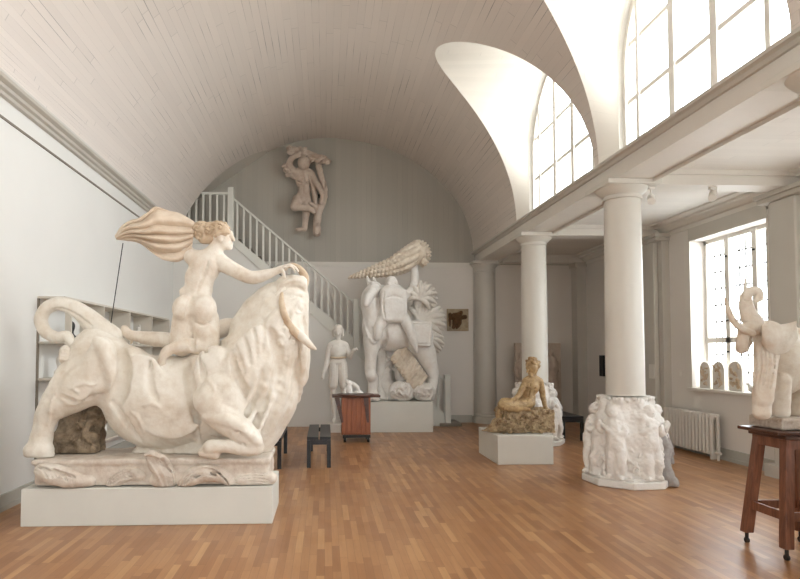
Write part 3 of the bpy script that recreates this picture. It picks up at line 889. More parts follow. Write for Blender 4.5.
# ================================================================== shelf on the left wall
SH_X0, SH_X1 = -2.975, XW
sh = thing('wall_shelf', 'cream wooden shelf unit of open compartments on the left wall behind the bull', 'shelf', (-3.1, 9.0, .3))
ya = 7.0; dv = [8.20, 9.28, 10.45, 11.6]
M['shelf'] = plain('shelf_cream_paint', lin(214, 206, 192), .6, .04, 4)
MB().box(SH_X0, SH_X1+.002, ya, dv[-1], 2.225, 2.25).build('top_board', M['shelf'], sh)
for z in (1.72, 1.30, .86, .42): MB().box(SH_X0+.01, SH_X1+.002, ya+.01, dv[-1], z-.012, z+.012).build('shelf_board', M['shelf'], sh)
for y in dv: MB().box(SH_X0+.004, SH_X1+.002, y, y+.025, .40, 2.225).build('upright', M['shelf'], sh)
MB().box(SH_X0+.002, SH_X0+.07, ya, ya+.03, .40, 2.225).build('front_stile', M['shelf'], sh)
MB().box(SH_X1-.0, SH_X1+.02, ya, ya+.03, .40, 2.225).build('back_stile', M['rail'], sh)
# ================================================================== the bull and the woman
P = Px(6.16)
bs = thing('bull_sculpture', 'huge aged plaster bull with curled tail carrying a nude woman on its back', 'sculpture', (-1.6, 6.16, .345))
S = Sculpt(.0125)
S.E(P, (99, 364, 0), 30, 38, .28, k=.04)                        # rump
S.E(P, (88, 372, -.16), 20, 32, .15, -15, k=.04)
S.E(P, (163, 402, 0), 57, 46, .36, k=.07)                       # barrel
S.E(P, (125, 380, -.05), 30, 34, .28, 12, k=.06)
S.E(P, (215, 396, 0), 44, 50, .34, k=.06)                       # shoulders
S.C(P, [(232, 388, 0, 42), (256, 366, 0, 40), (270, 340, 0, 34), (281, 316, -.02, 26)], .05, 3)
S.C(P, [(258, 372, 0, 40), (264, 396, 0, 33), (261, 418, 0, 25), (256, 440, 0, 17)], .04, 3)
S.E(P, (293, 308, -.03), 15.5, 33, .19, 4, k=.04); S.E(P, (300, 350, -.02), 10, 36, .2, -4, k=.04)          # head thrown back, throat
S.E(P, (286, 286, -.06), 11, 11, .13, 0, k=.03)                 # muzzle
S.box(P(297, 283, -.06), (.10, .12, .075), (0, 6, 0), .06, .03)
S.C(P, [(248, 330, 0, 18), (262, 312, 0, 18), (276, 296, -.02, 14)], .04)
# near hind leg
S.C(P, [(98, 372, -.12, 25), (80, 388, -.16, 20), (62, 402, -.2, 13.5), (50, 412, -.22, 9.5), (46, 424, -.22, 7.5), (43, 436, -.22, 7.6), (40, 445, -.22, 9.5)], .03, 3)
S.C(P, [(74, 368, -.2, 11), (60, 388, -.24, 10), (42, 411, -.22, 4.5), (38, 425, -.22, 3.5), (34, 440, -.22, 4)], .03)
S.C(P, [(44, 450, -.24, 9), (33, 450, -.24, 8.5)], .015); S.C(P, [(30, 453.5, -.22, 5.5), (48, 455, -.24, 6)], .01)
S.C(P, [(112, 392, .22, 22), (96, 415, .26, 13), (84, 432, .28, 9), (82, 450, .28, 9)], .03)
S.C(P, [(238, 452, 0, 12), (200, 453, 0, 14), (140, 455, 0, 8)], .04)
# muscle masses laid on the form
S.B(P, [(100, 365, 15, 27, .07, 8), (78, 385, 14, 20, .06, 30), (140, 375, 20, 20, .03, 0), (172, 420, 26, 18, .04, 0), (212, 368, 17, 22, .07, 20), (222, 398, 20, 24, .12, -30), (246, 352, 13, 30, .07, 35), (268, 335, 9, 28, .05, 28)], k=.035)
S.L(P, [(96, 340), (106, 352), (112, 372), (113, 392)], [3, 5, 6, 3], .1)
S.L(P, [(120, 348), (124, 368), (120, 390), (116, 402)], [3, 5.5, 6, 3], -.25, k=.05, sub=True)
S.L(P, [(112, 402), (126, 420), (140, 440)], [2, 3, 2], -.25, sub=True)
S.L(P, [(188, 362), (190, 384), (196, 410), (198, 440)], [2, 3.5, 4, 2.5], -.25, k=.04, sub=True)
S.L(P, [(232, 352), (236, 372), (246, 392), (258, 420)], [1.5, 3, 3, 2], -.25, k=.03, sub=True)
S.L(P, [(200, 356), (204, 376), (202, 398)], [1.5, 2.6, 1.5], -.25, sub=True)
S.L(P, [(150, 362), (150, 385), (156, 400)], [1.5, 2.6, 1.5], -.25, k=.04, sub=True)
S.L(P, [(62, 396), (76, 402), (92, 396)], [1.5, 2.6, 1.5], -.25, sub=True)
# folded near foreleg
S.C(P, [(212, 400, -.36, 17), (222, 415, -.39, 14), (238, 428, -.42, 11.5), (254, 442, -.42, 8.5)], .02)
S.C(P, [(208, 416, -.46, 5.5), (226, 420, -.51, 6), (244, 429, -.51, 5.5), (258, 442, -.47, 5)], .012)
S.C(P, [(257, 448, -.43, 7), (240, 449, -.45, 5.4), (224, 446, -.47, 5.6), (210, 447, -.47, 6.8)], .012)
S.C(P, [(203, 452, -.46, 4.6), (215, 454, -.46, 5)], .01)
S.L(P, [(212, 436), (228, 438), (244, 444)], 1.6, .1, sub=True)
# veins and creases
for c in ([(70, 390), (76, 386), (84, 383), (92, 385), (98, 382)], [(58, 392), (52, 400), (50, 412), (47, 430)], [(142, 406), (148, 404), (154, 404), (160, 408)],
          [(131, 412), (137, 416), (141, 424), (144, 432)], [(208, 380), (214, 388), (212, 400)], [(84, 402), (78, 392), (70, 388)]):
    S.L(P, c, 1.5, .5, n=3)
# long folds of the throat and chest
for i in range(9):
    x = 305-i*6.2
    S.L(P, [(x+1, 338+i*4), (x-1-i*.3, 368+i*3), (x-7-i*.9, 400+i*1.5), (x-19-i*.6, 432)], [1.0, 2.1, 2.3, 1.2], .2, sub=(i % 2 == 1), k=.022)
for i in range(4):
    S.L(P, [(262-i*9, 318+i*9), (264-i*8, 334+i*9), (262-i*6, 350+i*8)], [.8, 1.8, .8], .1, sub=True, k=.02)
# face
S.L(P, [(270, 330), (276, 345), (280, 365), (276, 392)], [2, 4, 4.5, 2], -.2, k=.04, sub=True)
S.L(P, [(206, 352), (214, 345), (226, 344)], [1.5, 2.5, 1.5], -.2, k=.03, sub=True)
S.L(P, [(284, 282), (280, 288), (279, 296)], 1.4, .4, k=.01); S.L(P, [(288, 279), (285, 285), (284, 292)], 1.2, .4, k=.01)
S.sph(P(285.5, 285, -.2), .022, .012, True); S.L(P, [(290, 312), (288, 322), (292, 332)], 1.8, -.2, k=.02, sub=True)
S.L(P, [(279, 287), (287, 282), (297, 280), (305, 284)], 2.0, .3, k=.012)
S.L(P, [(280, 292), (288, 288), (298, 288), (306, 292)], 1.6, .1, sub=True, k=.01)
S.L(P, [(278, 297), (286, 293), (294, 293)], 1.6, .3, k=.01)
S.L(P, [(290, 300), (296, 296), (303, 298)], 1.5, .1, sub=True, k=.01)
S.B(P, [(300, 308, 3.4, 4, .035)], k=.012)
S.L(P, [(295, 307), (300, 302.5), (306, 305)], 1.3, .5, k=.008); S.L(P, [(295, 311), (300, 313.5), (306, 311)], 1.1, .4, k=.008)
S.L(P, [(304, 318), (306, 330), (306, 344)], 2, .1, sub=True, k=.03)
for q in ((284, 330), (281, 337), (287, 336), (285, 343), (292, 342), (279, 343), (290, 330)):
    S.L(P, [(q[0]-2, q[1]), (q[0]+1, q[1]-2.4), (q[0]+2.6, q[1]+1), (q[0], q[1]+2.4)], 1.5, .6, k=.006)
S.field(rough(.010, 9)); S.field(rough(.004, 30))
S.clip = ((-9, -9, .595), (9, 20, 9))
emit('bull_body', S, M['pl_warm'], bs, 1)
BULL = S
# tail
S = Sculpt(.010)
S.C(P, [(108, 338, 0, 14), (96, 326, 0, 11), (82, 313, 0, 8.5), (68, 305.5, 0, 7), (56, 304, 0, 6.2), (45, 310, 0, 6), (41, 321, 0, 6), (46, 332, -.02, 5.8), (57, 337.5, -.05, 5.4), (67, 336, -.08, 4.8), (72, 344, -.12, 3.6)], .008, 6)
S.L(P, [(92, 326), (78, 316), (66, 310), (56, 309), (48, 314)], 1.4, .0, sub=True, k=.01, near=-.3)
S.field(rough(.004, 20))
tl = emit('tail', S, M['pl_warm'], bs, 1)
S = Sculpt(.007)
S.E(P, (65, 354, -.24), 5.5, 8.5, .05)
for i in range(6):
    y = 346+i*3.1
    S.L(P, [(59.5, y), (62, y+3.5), (67, y+4), (70.5, y)], 1.5, .3, k=.004)
emit('tail_tuft', S, M['pl_warm'], tl, 1)
# horns
def onb(pts, h=0.):
    d = BULL.hit(P, [p[:2] for p in pts], -.7, .5); return [(p[0], p[1], min(dd, -.08)-h*P.r(p[2]), p[2]) for p, dd in zip(pts, d)]
S = Sculpt(.008); S.C(P, onb([(302, 338.5, 3.6), (295, 332, 3.8), (288, 323, 3.5), (283.5, 312, 3.1), (281.5, 301, 2.5), (282, 292.5, 1.2)], .9), .01, 5)
emit('horn', S, M['pl_tan'], bs)
S = Sculpt(.008); S.C(P, [(296, 331, -.25, 3.8), (303, 338, -.29, 4), (310, 345, -.29, 3), (316, 349.5, -.28, 1)], .01, 4)
emit('ear', S, M['pl_cream'], bs)
S = Sculpt(.008); S.C(P, [(303, 288, -.02, 4), (305, 278, .0, 3.8), (300, 269.5, .02, 3.2), (292, 265.5, .02, 2.6), (284, 267.5, .0, 1.4)], .01, 5)
emit('horn', S, M['pl_tan'], bs)
S = Sculpt(.007); S.C(P, [(284, 288, -.16, 2.8), (277, 296, -.18, 2.6), (269, 305, -.18, .9)], .01, 4)
emit('ear', S, M['pl_warm'], bs)
# rough support behind the hind leg
S = Sculpt(.012)
S.E(P, (80, 432, .08), 22, 24, .16); S.E(P, (92, 418, .05), 12, 18, .13, 35); S.box(P(78, 442, .06), (.24, .16, .12), r=.05)
for i in range(8):
    S.L(P, [(58+i*4.5, 447), (70+i*4, 430), (82+i*3, 412+i)], 1.6, .1, sub=True, k=.008)
    S.L(P, [(60+i*4.5, 447), (72+i*4, 430), (84+i*3, 412+i)], 1.6, .6, k=.008)
S.clip = ((-9, -9, .6), (9, 20, 9)); S.field(rough(.03, 14)); S.field(rough(.015, 34))
emit('rock_support', S, M['pl_moss'], bs)
# base slab with waves and leaves
S = Sculpt(.012)
zt = .60
S.box((-1.63, 6.12, .47), (1.09, .34, .125), r=.02)
S.box((-1.63, 6.12, .575), (1.11, .36, .028), r=.02, k=.015)
S.field(rough(.012, 8)); S.field(rough(.01, 26))
S.clip = ((-9, -9, .347), (9, 20, 9))
sl = emit('stone_slab', S, M['pl_stone'], bs)
Q5 = Px(5.78)
S = Sculpt(.0075)
NR = dict(near=-.25, far=.3)
def mass(pts, k=.02): S.C(Q5, pts, k, 3)
mass([(42, 471, -.03, 7), (54, 474, -.05, 9.5), (68, 478, -.04, 9), (80, 482, -.02, 6)])
mass([(168, 484, 0, 7), (164, 472, -.04, 9), (157, 462, -.06, 8.5), (151, 455, -.08, 4.5)])
mass([(184, 485, 0, 6), (194, 476, -.03, 8), (208, 473, -.03, 8), (224, 477, -.01, 6), (230, 482, 0, 4)])
mass([(112, 483, .02, 6), (128, 474, .0, 6.5), (142, 476, .02, 5)]); mass([(240, 480, .03, 7), (270, 478, .03, 7)])
S.E(Q5, (88, 481, 0), 8, 6, .05); S.E(Q5, (158, 480, -.03), 8, 7, .05)
for i in range(7):                                              # swirling water at the left corner
    S.L(Q5, [(37+i*2.6, 466+i*.4), (43+i*3.6, 470+i*.6), (47+i*4.4, 477), (50+i*5, 487)], 1.25, -.45, sub=True, k=.004, **NR)
for i in range(8):                                              # splashing leaf
    S.L(Q5, [(164+i*1.6, 487), (159+i*2.1, 474), (152+i*2.3, 463+i*.6), (146+i*2.3, 455+i*.8)], 1.3, -.45, sub=True, k=.004, **NR)
    if i < 7: S.C(Q5, [(155+i*2.2, 462, -.09, 2.0), (148+i*2.6, 453+abs(i-2)*.8, -.12, 1.6), (144+i*2.6, 454+abs(i-2), -.14, .9)], .008, 3)
for i in range(7):
    S.L(Q5, [(180+i*1.4, 488), (187+i*2.0, 478-i*.2), (200+i*2.8, 469+i*1.2), (216+i*2, 471+i*2.0), (226+i*.5, 480+i)], 1.25, -.45, sub=True, k=.004, **NR)
for i in range(4):
    S.L(Q5, [(106+i*2, 486), (114+i*2, 476+i), (126+i*2, 471+i*2), (140+i, 474+i*3)], 1.1, -.45, sub=True, k=.004, **NR)
    S.L(Q5, [(236, 484-i*3), (252, 481-i*2.6), (268, 483-i*3)], 1.1, -.45, sub=True, k=.004, **NR)
S.field(rough(.004, 22))
S.clip = ((-9, -9, .347), (9, 20, 9))
emit('carved_waves', S, M['pl_stone'], bs, 1)

# the woman
wm = None
S = Sculpt(.0085)
W = Px(6.10)
S.E(W, (221.5, 236.5, 0), 9.6, 13, .088, -8, k=.02)                # head
S.C(W, [(224, 244, 0, 6.6), (228, 246, 0, 4.2)], .02)           # jaw
S.C(W, [(230.5, 234, 0, 2.4), (233.4, 240, 0, 1.7)], .012)      # nose
S.C(W, [(230, 232.5, -.02, 2.4), (230, 232.5, .02, 2.4)], .015)   # brow
S.C(W, [(231.3, 243.6, -.012, 1.4), (231.3, 243.6, .012, 1.4)], .01); S.E(W, (230.2, 247.5, 0), 2.4, 2.4, .022, k=.015)
S.E(W, (230, 237, -.033), 1.8, 1.4, .012, k=.006, sub=True)
S.E(W, (219.5, 238, -.086), 2.6, 4.2, .016, -10, k=.01)         # ear
S.C(W, [(218, 244, 0, 5.6), (213, 253, 0, 6.6), (208, 260, 0, 9)], .03)  # neck
S.E(W, (205, 266, 0), 15.5, 12.5, .115, 10, k=.03)
S.C(W, [(192, 257, 0, 8), (220, 261, 0, 8.2)], .04, 1)           # shoulders
S.E(W, (199.5, 279, 0), 14.5, 16, .11, 6, k=.03)
S.E(W, (212, 273, -.02), 6, 7, .07, k=.03)                        # breast in profile
S.E(W, (197.5, 291, 0), 14.6, 12, .105, k=.03)
S.E(W, (195.5, 305, 0), 20, 13, .13, k=.03)
S.E(W, (183.5, 309, -.085), 11, 13, .10, k=.03); S.E(W, (204, 309, -.085), 12.5, 14, .105, k=.03)   # buttocks
S.C(W, [(185, 318, 0, 11.5), (183, 335, .0, 11), (182, 347, 0, 9.5)], .03)
S.C(W, [(205, 318, 0, 13), (207, 334, -.02, 11.5), (208, 348, -.04, 9.5)], .03)
S.C(W, [(209, 349, -.06, 8.5), (197, 346.5, -.09, 7), (184, 346, -.11, 6.4), (171, 349, -.13, 4.3), (166, 353, -.14, 4.2)], .02)   # kneeling lower leg
S.C(W, [(167, 350, -.14, 4.2), (163, 357, -.15, 3.6), (161, 363, -.15, 2.6)], .015)
for i in range(4): S.C(W, [(160+i*1.6, 361, -.165+.01*i, 1.3), (159.3+i*1.9, 365.5, -.165+.01*i, 1.1)], .006)
S.C(W, [(181, 345, .06, 8.5), (165, 340, .1, 7), (150, 338.5, .12, 6.2), (136, 336, .12, 4.2), (128, 334, .12, 3.4), (124, 328, .12, 2.6)], .03)   # far leg stretched back
S.C(W, [(128, 334, .12, 3.6), (123, 334, .12, 3), (119, 335, .12, 1.8)], .01)
S.C(W, [(214, 332, .14, 8), (226, 327, .18, 8), (238, 326, .2, 6)], .03)
# spine, shoulder blades, creases
S.L(W, [(208, 262), (203, 276), (196, 292)], 1.5, -.1, k=.02, sub=True)
S.L(W, [(192, 298), (188.5, 306), (188, 316), (190, 326)], [1.2, 2.2, 2.4, 1.6], -.2, k=.015, sub=True)
S.L(W, [(196, 323), (203, 325), (210, 322)], .8, .3, k=.02, sub=True)
S.B(W, [(197, 267, 5, 8, .03, 20), (213, 266, 4, 7, .03, -15), (184, 292, 5, 5, .02)], k=.02)
S.L(W, [(190, 330), (192, 340), (193, 348)], [2, 3, 2], 0, k=.02, sub=True)
# right arm reaching to the muzzle
S.C(W, [(221, 263, -.02, 8), (229, 267, -.03, 7.2), (239, 272.5, -.05, 6.6), (249, 277, -.07, 6.1), (258, 277, -.08, 5.8), (268, 274, -.09, 4.4), (277, 270.8, -.10, 3.1), (281, 269, -.10, 3.2)], .015, 4)
S.C(W, [(281, 269, -.10, 3.2), (285, 267.5, -.11, 3.3)], .01)
for i, (dy, L) in enumerate(((0, 1.0), (.3, 1.12), (.8, 1.08), (1.4, .85))):
    d = -.085-.022*i
    S.C(W, [(285, 266.5+dy, d, 1.35), (285+5*L, 264.6+dy, d, 1.25), (285+9.5*L, 267+dy, d, 1.15), (285+12*L, 271+dy, d, .95)], .004, 3)
S.C(W, [(282, 270, -.14, 1.5), (284, 273, -.16, 1.4), (284.6, 277, -.16, 1.1)], .005, 3)
# left arm up into the cloth
S.C(W, [(192, 257, .02, 7.5), (184, 249, .05, 6), (178, 239, .08, 5), (173, 229, .10, 3.8), (170, 222, .1, 3)], .02)
S.field(rough(.004, 14))
wm = emit('woman_figure', S, M['pl_cream'], bs)
# hair
S = Sculpt(.008)
S.E(W, (217.5, 230, 0), 11.5, 8.5, .10, 10); S.E(W, (201.5, 230.5, 0), 9.4, 9.6, .095); S.C(W, [(212, 238, 0, 6), (204, 238, 0, 6)], .02)
rr = random.Random(8)
for i in range(34):
    cx, cy, rx, ry_ = ((202, 231.5, 9, 8), (218, 230, 11, 8))[i % 2]
    a = rr.uniform(0, 2*pi); b = rr.uniform(-1.2, .5)
    x, y, d = cx+rx*cos(a)*cos(b), cy-ry_*sin(a)*cos(b), .095*sin(b)
    if x > 226 and y > 232: continue
    pts = []
    for j in range(5):
        q = j/4*4.2+a; pts.append((x+2.4*cos(q)*(1-j*.15), y+2.4*sin(q)*(1-j*.15), d-.012*j/4, 1.3))
    S.C(W, pts, .006, 2)
S.C(W, [(228, 231, -.05, 1.8), (222, 226, -.07, 2.2), (213, 225, -.07, 2.2)], .01); S.C(W, [(229, 233, -.05, 1.4), (223, 232, -.09, 2), (215, 236, -.09, 2)], .01)
for cx, cy in ((197, 227), (203, 225), (199, 235), (206, 233), (212, 228), (219, 227), (213, 235), (194, 233)):
    S.L(W, [(cx-3, cy+1), (cx-1, cy-2.6), (cx+2.6, cy-1), (cx+1.5, cy+2.4), (cx-1, cy+1.6)], .8, -.2, k=.005, sub=True)
emit('hair', S, M['pl_tan'], wm, 1)
# billowing cloth: a thick pleated sheet
def sheet(name, mat, P, top, bot, nf, depth, fold, parent, thick=.018, nu=70, nv=150, ph=0., edge=1.2, skew=4.):
    def interp(c, u):
        f = u*(len(c)-1); i = min(int(f), len(c)-2); t = f-i
        p0 = c[max(i-1, 0)]; p1 = c[i]; p2 = c[i+1]; p3 = c[min(i+2, len(c)-1)]
        return [.5*(2*p1[k]+(p2[k]-p0[k])*t+(2*p0[k]-5*p1[k]+4*p2[k]-p3[k])*t*t+(3*p1[k]-3*p2[k]+p3[k]-p0[k])*t**3) for k in (0, 1)]
    v = []
    for i in range(nu+1):
        u = i/nu; a = interp(top, u); b = interp(bot, u)
        for j in range(nv+1):
            t = j/nv; s_ = sin(pi*nf*t*1.6+ph+skew*u*u+.7*sin(7*t+3*u)); s_ = 1-2*abs(s_)**1.5
            amp = fold*(.45+.75*sin(pi*min(1, u*.9+.08)))
            x = a[0]*(1-t)+b[0]*t+edge*s_*(1-u)**3*3; y = a[1]*(1-t)+b[1]*t
            v.append(P(x, y, depth*sin(pi*t)*(.3+.7*sin(pi*min(1, u+.1)))+amp*s_))
    f = [(i*(nv+1)+j, i*(nv+1)+j+1, (i+1)*(nv+1)+j+1, (i+1)*(nv+1)+j) for i in range(nu) for j in range(nv)]
    m = MB(); m.add(v, f); o = m.build(name, mat, parent, smooth=True)
    md = o.modifiers.new('thick', 'SOLIDIFY'); md.thickness = thick; md.offset = 0
    return o
top = [(119, 236), (124, 226), (131, 221), (139, 219), (147, 213.5), (155, 207), (166, 210), (181, 214.5), (195, 223)]
bot = [(120, 239), (126, 240.5), (133, 241), (141, 243.5), (149, 249.5), (158, 257), (168, 260.5), (180, 260.5), (191, 251)]
sheet('billowing_cloth', M['pl_cloth'], W, top, bot, 3.0, -.16, .034, wm)
MB().tube(W(123, 243, 0), W(109, 336, .05), .005, n=8).build('support_rod', M['darkmetal'], bs)
# ================================================================== horse and rider group
P = Px(12.45)
hs = thing('horse_sculpture', 'white plaster horse and rider beneath a long scaly horn of plenty, on a plinth', 'sculpture', (1.5, 12.5, .617))
CL = lambda z: ((-9, -9, z), (9, 30, 9))
NR = dict(near=-.7, far=.8)
S = Sculpt(.014)
S.E(P, (393, 334, 0), 22, 18, .34, k=.06)                        # belly
S.E(P, (375, 326, -.05), 13, 24, .28, k=.06); S.E(P, (418, 338, .05), 16, 20, .3, k=.06)   # chest, croup
S.C(P, [(377, 322, -.05, 12), (371, 306, -.12, 9.5), (370, 295, -.16, 7), (374, 289, -.2, 5)], .04)
S.C(P, [(374, 289, -.2, 5.2), (369, 297, -.36, 4.4), (366, 304, -.42, 3.4)], .02)               # head bowed towards us
S.C(P, [(371, 287, -.18, 2.6), (368.5, 281, -.18, 1.8), (367, 276, -.18, .8)], .01); S.C(P, [(376, 287, -.16, 2.6), (374.5, 281, -.16, 1.6), (373.6, 277.5, -.16, .7)], .01); S.C(P, [(378, 289, -.16, 2.4), (383, 286, -.16, 1.4), (386, 289, -.16, .8)], .01)
for i in range(5): S.C(P, [(372, 283+i*4, -.26, 2), (378, 285+i*4, -.16, 2.4), (381, 291+i*4, -.08, 1.4)], .012)
S.C(P, [(372, 340, -.16, 9), (371, 358, -.18, 5.4), (370.5, 372, -.18, 5.2), (373, 380, -.16, 4.6), (372.5, 392, -.16, 4.2), (374, 398, -.2, 6.4)], .03)   # near foreleg
S.B(P, [(371, 376, 5.2, 5.4, .09)], k=.03)
S.C(P, [(379, 340, .1, 7), (381, 362, .12, 4.6), (380, 385, .12, 4), (384, 398, .1, 5.6)], .03)
S.C(P, [(424, 350, .0, 11), (430, 366, .04, 7.5), (433, 378, .06, 5), (430, 392, .04, 4.6), (428, 398, 0, 6)], .03)    # hind legs
S.C(P, [(416, 350, .2, 9), (420, 372, .24, 6), (424, 398, .2, 5)], .03)
S.L(P, [(364, 320), (368, 335), (374, 343), (381, 338)], 1.4, .3, **NR); S.L(P, [(372, 328), (376, 336), (382, 330)], 1.4, .1, sub=True, **NR)
S.L(P, [(384, 324), (386, 338), (382, 350)], 2, .1, sub=True, k=.03, **NR)
S.field(rough(.006, 9)); S.clip = CL(.617)
emit('horse_body', S, M['pl_carved'], hs, 1)
S = Sculpt(.013)
S.box(P(393, 306, -.26), (.275, .2, .35), (0, 2, 0), .09, .02)    # rider torso
S.E(P, (393, 292, -.26), 12, 8, .2, k=.05)
S.C(P, [(392, 290, -.24, 5), (392, 284, -.24, 5.8), (391, 281, -.24, 5)], .02); S.B(P, [(389, 284, 2, 2, .05), (396, 283, 2, 2.4, .05)], k=.02, **NR)
S.L(P, [(384, 292), (383, 304), (385, 318)], 1.2, .1, sub=True, **NR)
S.C(P, [(402, 314, -.30, 5), (408, 326, -.38, 5.4), (413, 340, -.40, 4), (416.5, 352, -.38, 1.3)], .015)
S.C(P, [(384, 318, -.3, 6), (379, 328, -.34, 4.6), (377, 338, -.36, 3)], .03)
S.L(P, [(386, 298), (394, 296), (402, 298)], 1.2, .1, sub=True, **NR); S.L(P, [(384, 312), (386, 322)], 1.2, .1, sub=True, **NR)
S.C(P, [(404, 296, -.2, 4), (412, 290, -.16, 4), (415, 279, -.14, 3.8), (414, 266, -.14, 3.4)], .02)       # raised arm
S.clip = CL(.618); emit('rider', S, M['pl_carved'], hs, 1)
S = Sculpt(.012); S.box(P(420, 334, -.22), (.23, .12, .26), (0, 2, 0), .05, .03); S.L(P, [(411, 324), (429, 324), (429, 344), (411, 344)], 1.0, .1, sub=True, n=1, **NR)
emit('saddle_cloth', S, M['pl_carved'], hs, 1)
# horn of plenty
S = Sculpt(.012)
ax = [(350, 277, -.1, 1.2), (362, 274, -.1, 3.2), (376, 270.5, -.1, 5.6), (390, 267, -.1, 8), (403, 261, -.1, 11), (414, 255, -.1, 12), (419, 252, -.1, 10)]
S.C(P, [(a, b, c, r*.85) for a, b, c, r in ax], .02)
for i in range(21):
    f = i/20*5.6; k = int(f); t = f-k; a, b = ax[k], ax[k+1]; c = [a[j]*(1-t)+b[j]*t for j in range(4)]
    r = c[3]
    for j in range(6):
        q = -1.5+j*.62; S.sph(P(c[0]+1.2*cos(q)*0+ (j-3)*.5, c[1]-r*.98*sin(q), -.1-.0207*r*.98*cos(q)), P.r(.9+r*.2), .003)
emit('cornucopia', S, M['pl_shell'], hs, 1)
S = Sculpt(.012)
for i in range(13):                                              # frilled mouth of the horn
    a = -1.2+i*.27; S.C(P, [(416, 254, -.1, 4), (418+9*cos(a), 254-11*sin(a), -.12+.1*cos(i*2), 2.2), (419+12*cos(a), 254-13.5*sin(a), -.1+.1*cos(i*2), .9)], .008, 2)
emit('frill', S, M['pl_shell'], hs, 1)
def plume(name, cx, cy, n, a0, a1, L0, L1, d, r):
    S = Sculpt(.012)
    for i in range(n):
        a = a0+(a1-a0)*i/(n-1); L = L0+(L1-L0)*sin(pi*i/(n-1)); dd = d+.06*(i % 2)
        S.C(P, [(cx, cy, d, r), (cx+.5*L*cos(a), cy-.5*L*sin(a)-1.5, dd-.07, r*1.15), (cx+.85*L*cos(a), cy-.85*L*sin(a)+.5, dd, r*.9), (cx+L*cos(a), cy-L*sin(a)+2, dd+.05, .5)], .008, 3)
    S.clip = CL(.618); emit(name, S, M['pl_white'], hs, 1)
plume('palmette', 420, 299, 15, 3.2, -.7, 14, 20, -.16, 2.1)
plume('feathers', 420, 322, 19, 2.2, -1.2, 19, 27, .0, 2.3)
plume('feathers', 424, 338, 14, .8, -1.4, 15, 21, .05, 2.0)
S = Sculpt(.012); S.C(P, [(418, 345, .15, 7), (420, 320, .12, 7), (418, 300, .0, 5), (415, 280, -.1, 4)], .04); S.clip = CL(.618); emit('support_stem', S, M['pl_carved'], hs, 1)
# ground forms under the belly
S = Sculpt(.012)
S.C(P, [(398, 398, .1, 10), (386, 384, .15, 7), (386, 366, .2, 6), (394, 352, .2, 7), (404, 345, .15, 9)], .04)
S.E(P, (402, 391, -.1), 13, 11, .22, k=.04); S.E(P, (424, 392, -.1), 11, 10, .2, k=.04); S.E(P, (410, 370, .15), 16, 24, .15, k=.04)
for k, (cx, cy, R) in enumerate(((402, 391, 11), (424, 393, 9))):
    for j in range(3):
        rr_ = R*(1-j*.3); S.L(P, [(cx+rr_*cos(q*.9), cy-rr_*.8*sin(q*.9)) for q in range(0, 8)], 1.3, .4, k=.01, n=2, **NR)
q9 = random.Random(3)
for i in range(46):
    cx, cy = ((402, 391), (424, 393), (394, 362))[i % 3]; a = q9.uniform(0, 6.28); R = q9.uniform(3, 11)
    x, y = cx+R*cos(a), cy-.8*R*sin(a)
    if y < 398: S.L(P, [(x-2.5, y+1), (x, y-1.6), (x+2.5, y+1)], 1.2, .5, k=.01, n=2, **NR)
S.field(rough(.03, 8)); S.clip = CL(.618); emit('wave_ground', S, M['pl_carved'], hs, 1)
S = Sculpt(.011)
for i in range(10):
    t = i/9; x = 397+20*t; y = 354+28*t
    S.C(P, [(x+4, y-5, -.1, 2.2), (x, y, -.2, 3.0), (x-4, y+4.5, -.22, 2.2), (x-5.5, y+6, -.2, 1.2)], .008, 2)
    S.C(P, [(x+9, y-6, -.08, 2.0), (x+6, y-2, -.18, 2.4), (x+3, y+3, -.2, 1.5)], .008, 2)
S.clip = CL(.618); emit('scaly_fish', S, M['pl_shell'], hs, 1)

# ================================================================== standing youth
P = Px(12.35); NR = dict(near=-.35, far=.35)
ys = thing('youth_statue', 'slim white statue of a youth in knee breeches standing by the stair wall', 'statue', at(338, 424, 12.35))
S = Sculpt(.009)
S.E(P, (338, 331.5, -.01), 4.0, 5.6, .10, k=.02); S.C(P, [(338, 335, 0, 2.6), (338, 341, 0, 2.3)], .015)
S.C(P, [(338, 333, -.10, .8), (338, 335, -.115, .7)], .008); S.L(P, [(336.6, 337), (339.4, 337)], .35, .1, sub=True, k=.006, **NR)
S.L(P, [(335.6, 331.6), (336.8, 331.6)], .5, 0, sub=True, k=.006, **NR); S.L(P, [(339.2, 331.6), (340.4, 331.6)], .5, 0, sub=True, k=.006, **NR)
S.C(P, [(331, 345, 0, 3), (338, 343.5, 0, 3.4), (345.5, 345, 0, 3)], .03)
S.E(P, (338, 351, 0), 8.4, 9, .13, k=.03); S.E(P, (338, 361, 0), 7.6, 6, .12, k=.03)
S.C(P, [(330, 346, 0, 3), (328, 356, .0, 2.6), (326.8, 363, -.04, 2.3), (325, 370, -.1, 1.8), (323.6, 374, -.12, 1.5)], .015)
S.C(P, [(323.6, 374, -.12, 1.6), (322.8, 378, -.13, 1.5)], .008)
S.C(P, [(346, 346, 0, 3), (349, 354, -.02, 2.4), (350, 357, -.08, 2.2), (352, 353, -.16, 1.7), (354.4, 349.4, -.2, 1.4)], .015)
for i in range(4): S.C(P, [(354.4, 349.5, -.2, .8), (356+i*.3, 348+i*.7, -.21, .6), (357.4+i*.2, 348.4+i*.7, -.21, .45)], .004, 2)
S.C(P, [(334.4, 364, 0, 5.2), (333.6, 376, 0, 4.5), (333, 385.5, 0, 4.4)], .02); S.C(P, [(342, 364, 0, 5.2), (343, 376, 0, 4.5), (343.6, 385.5, 0, 4.4)], .02)
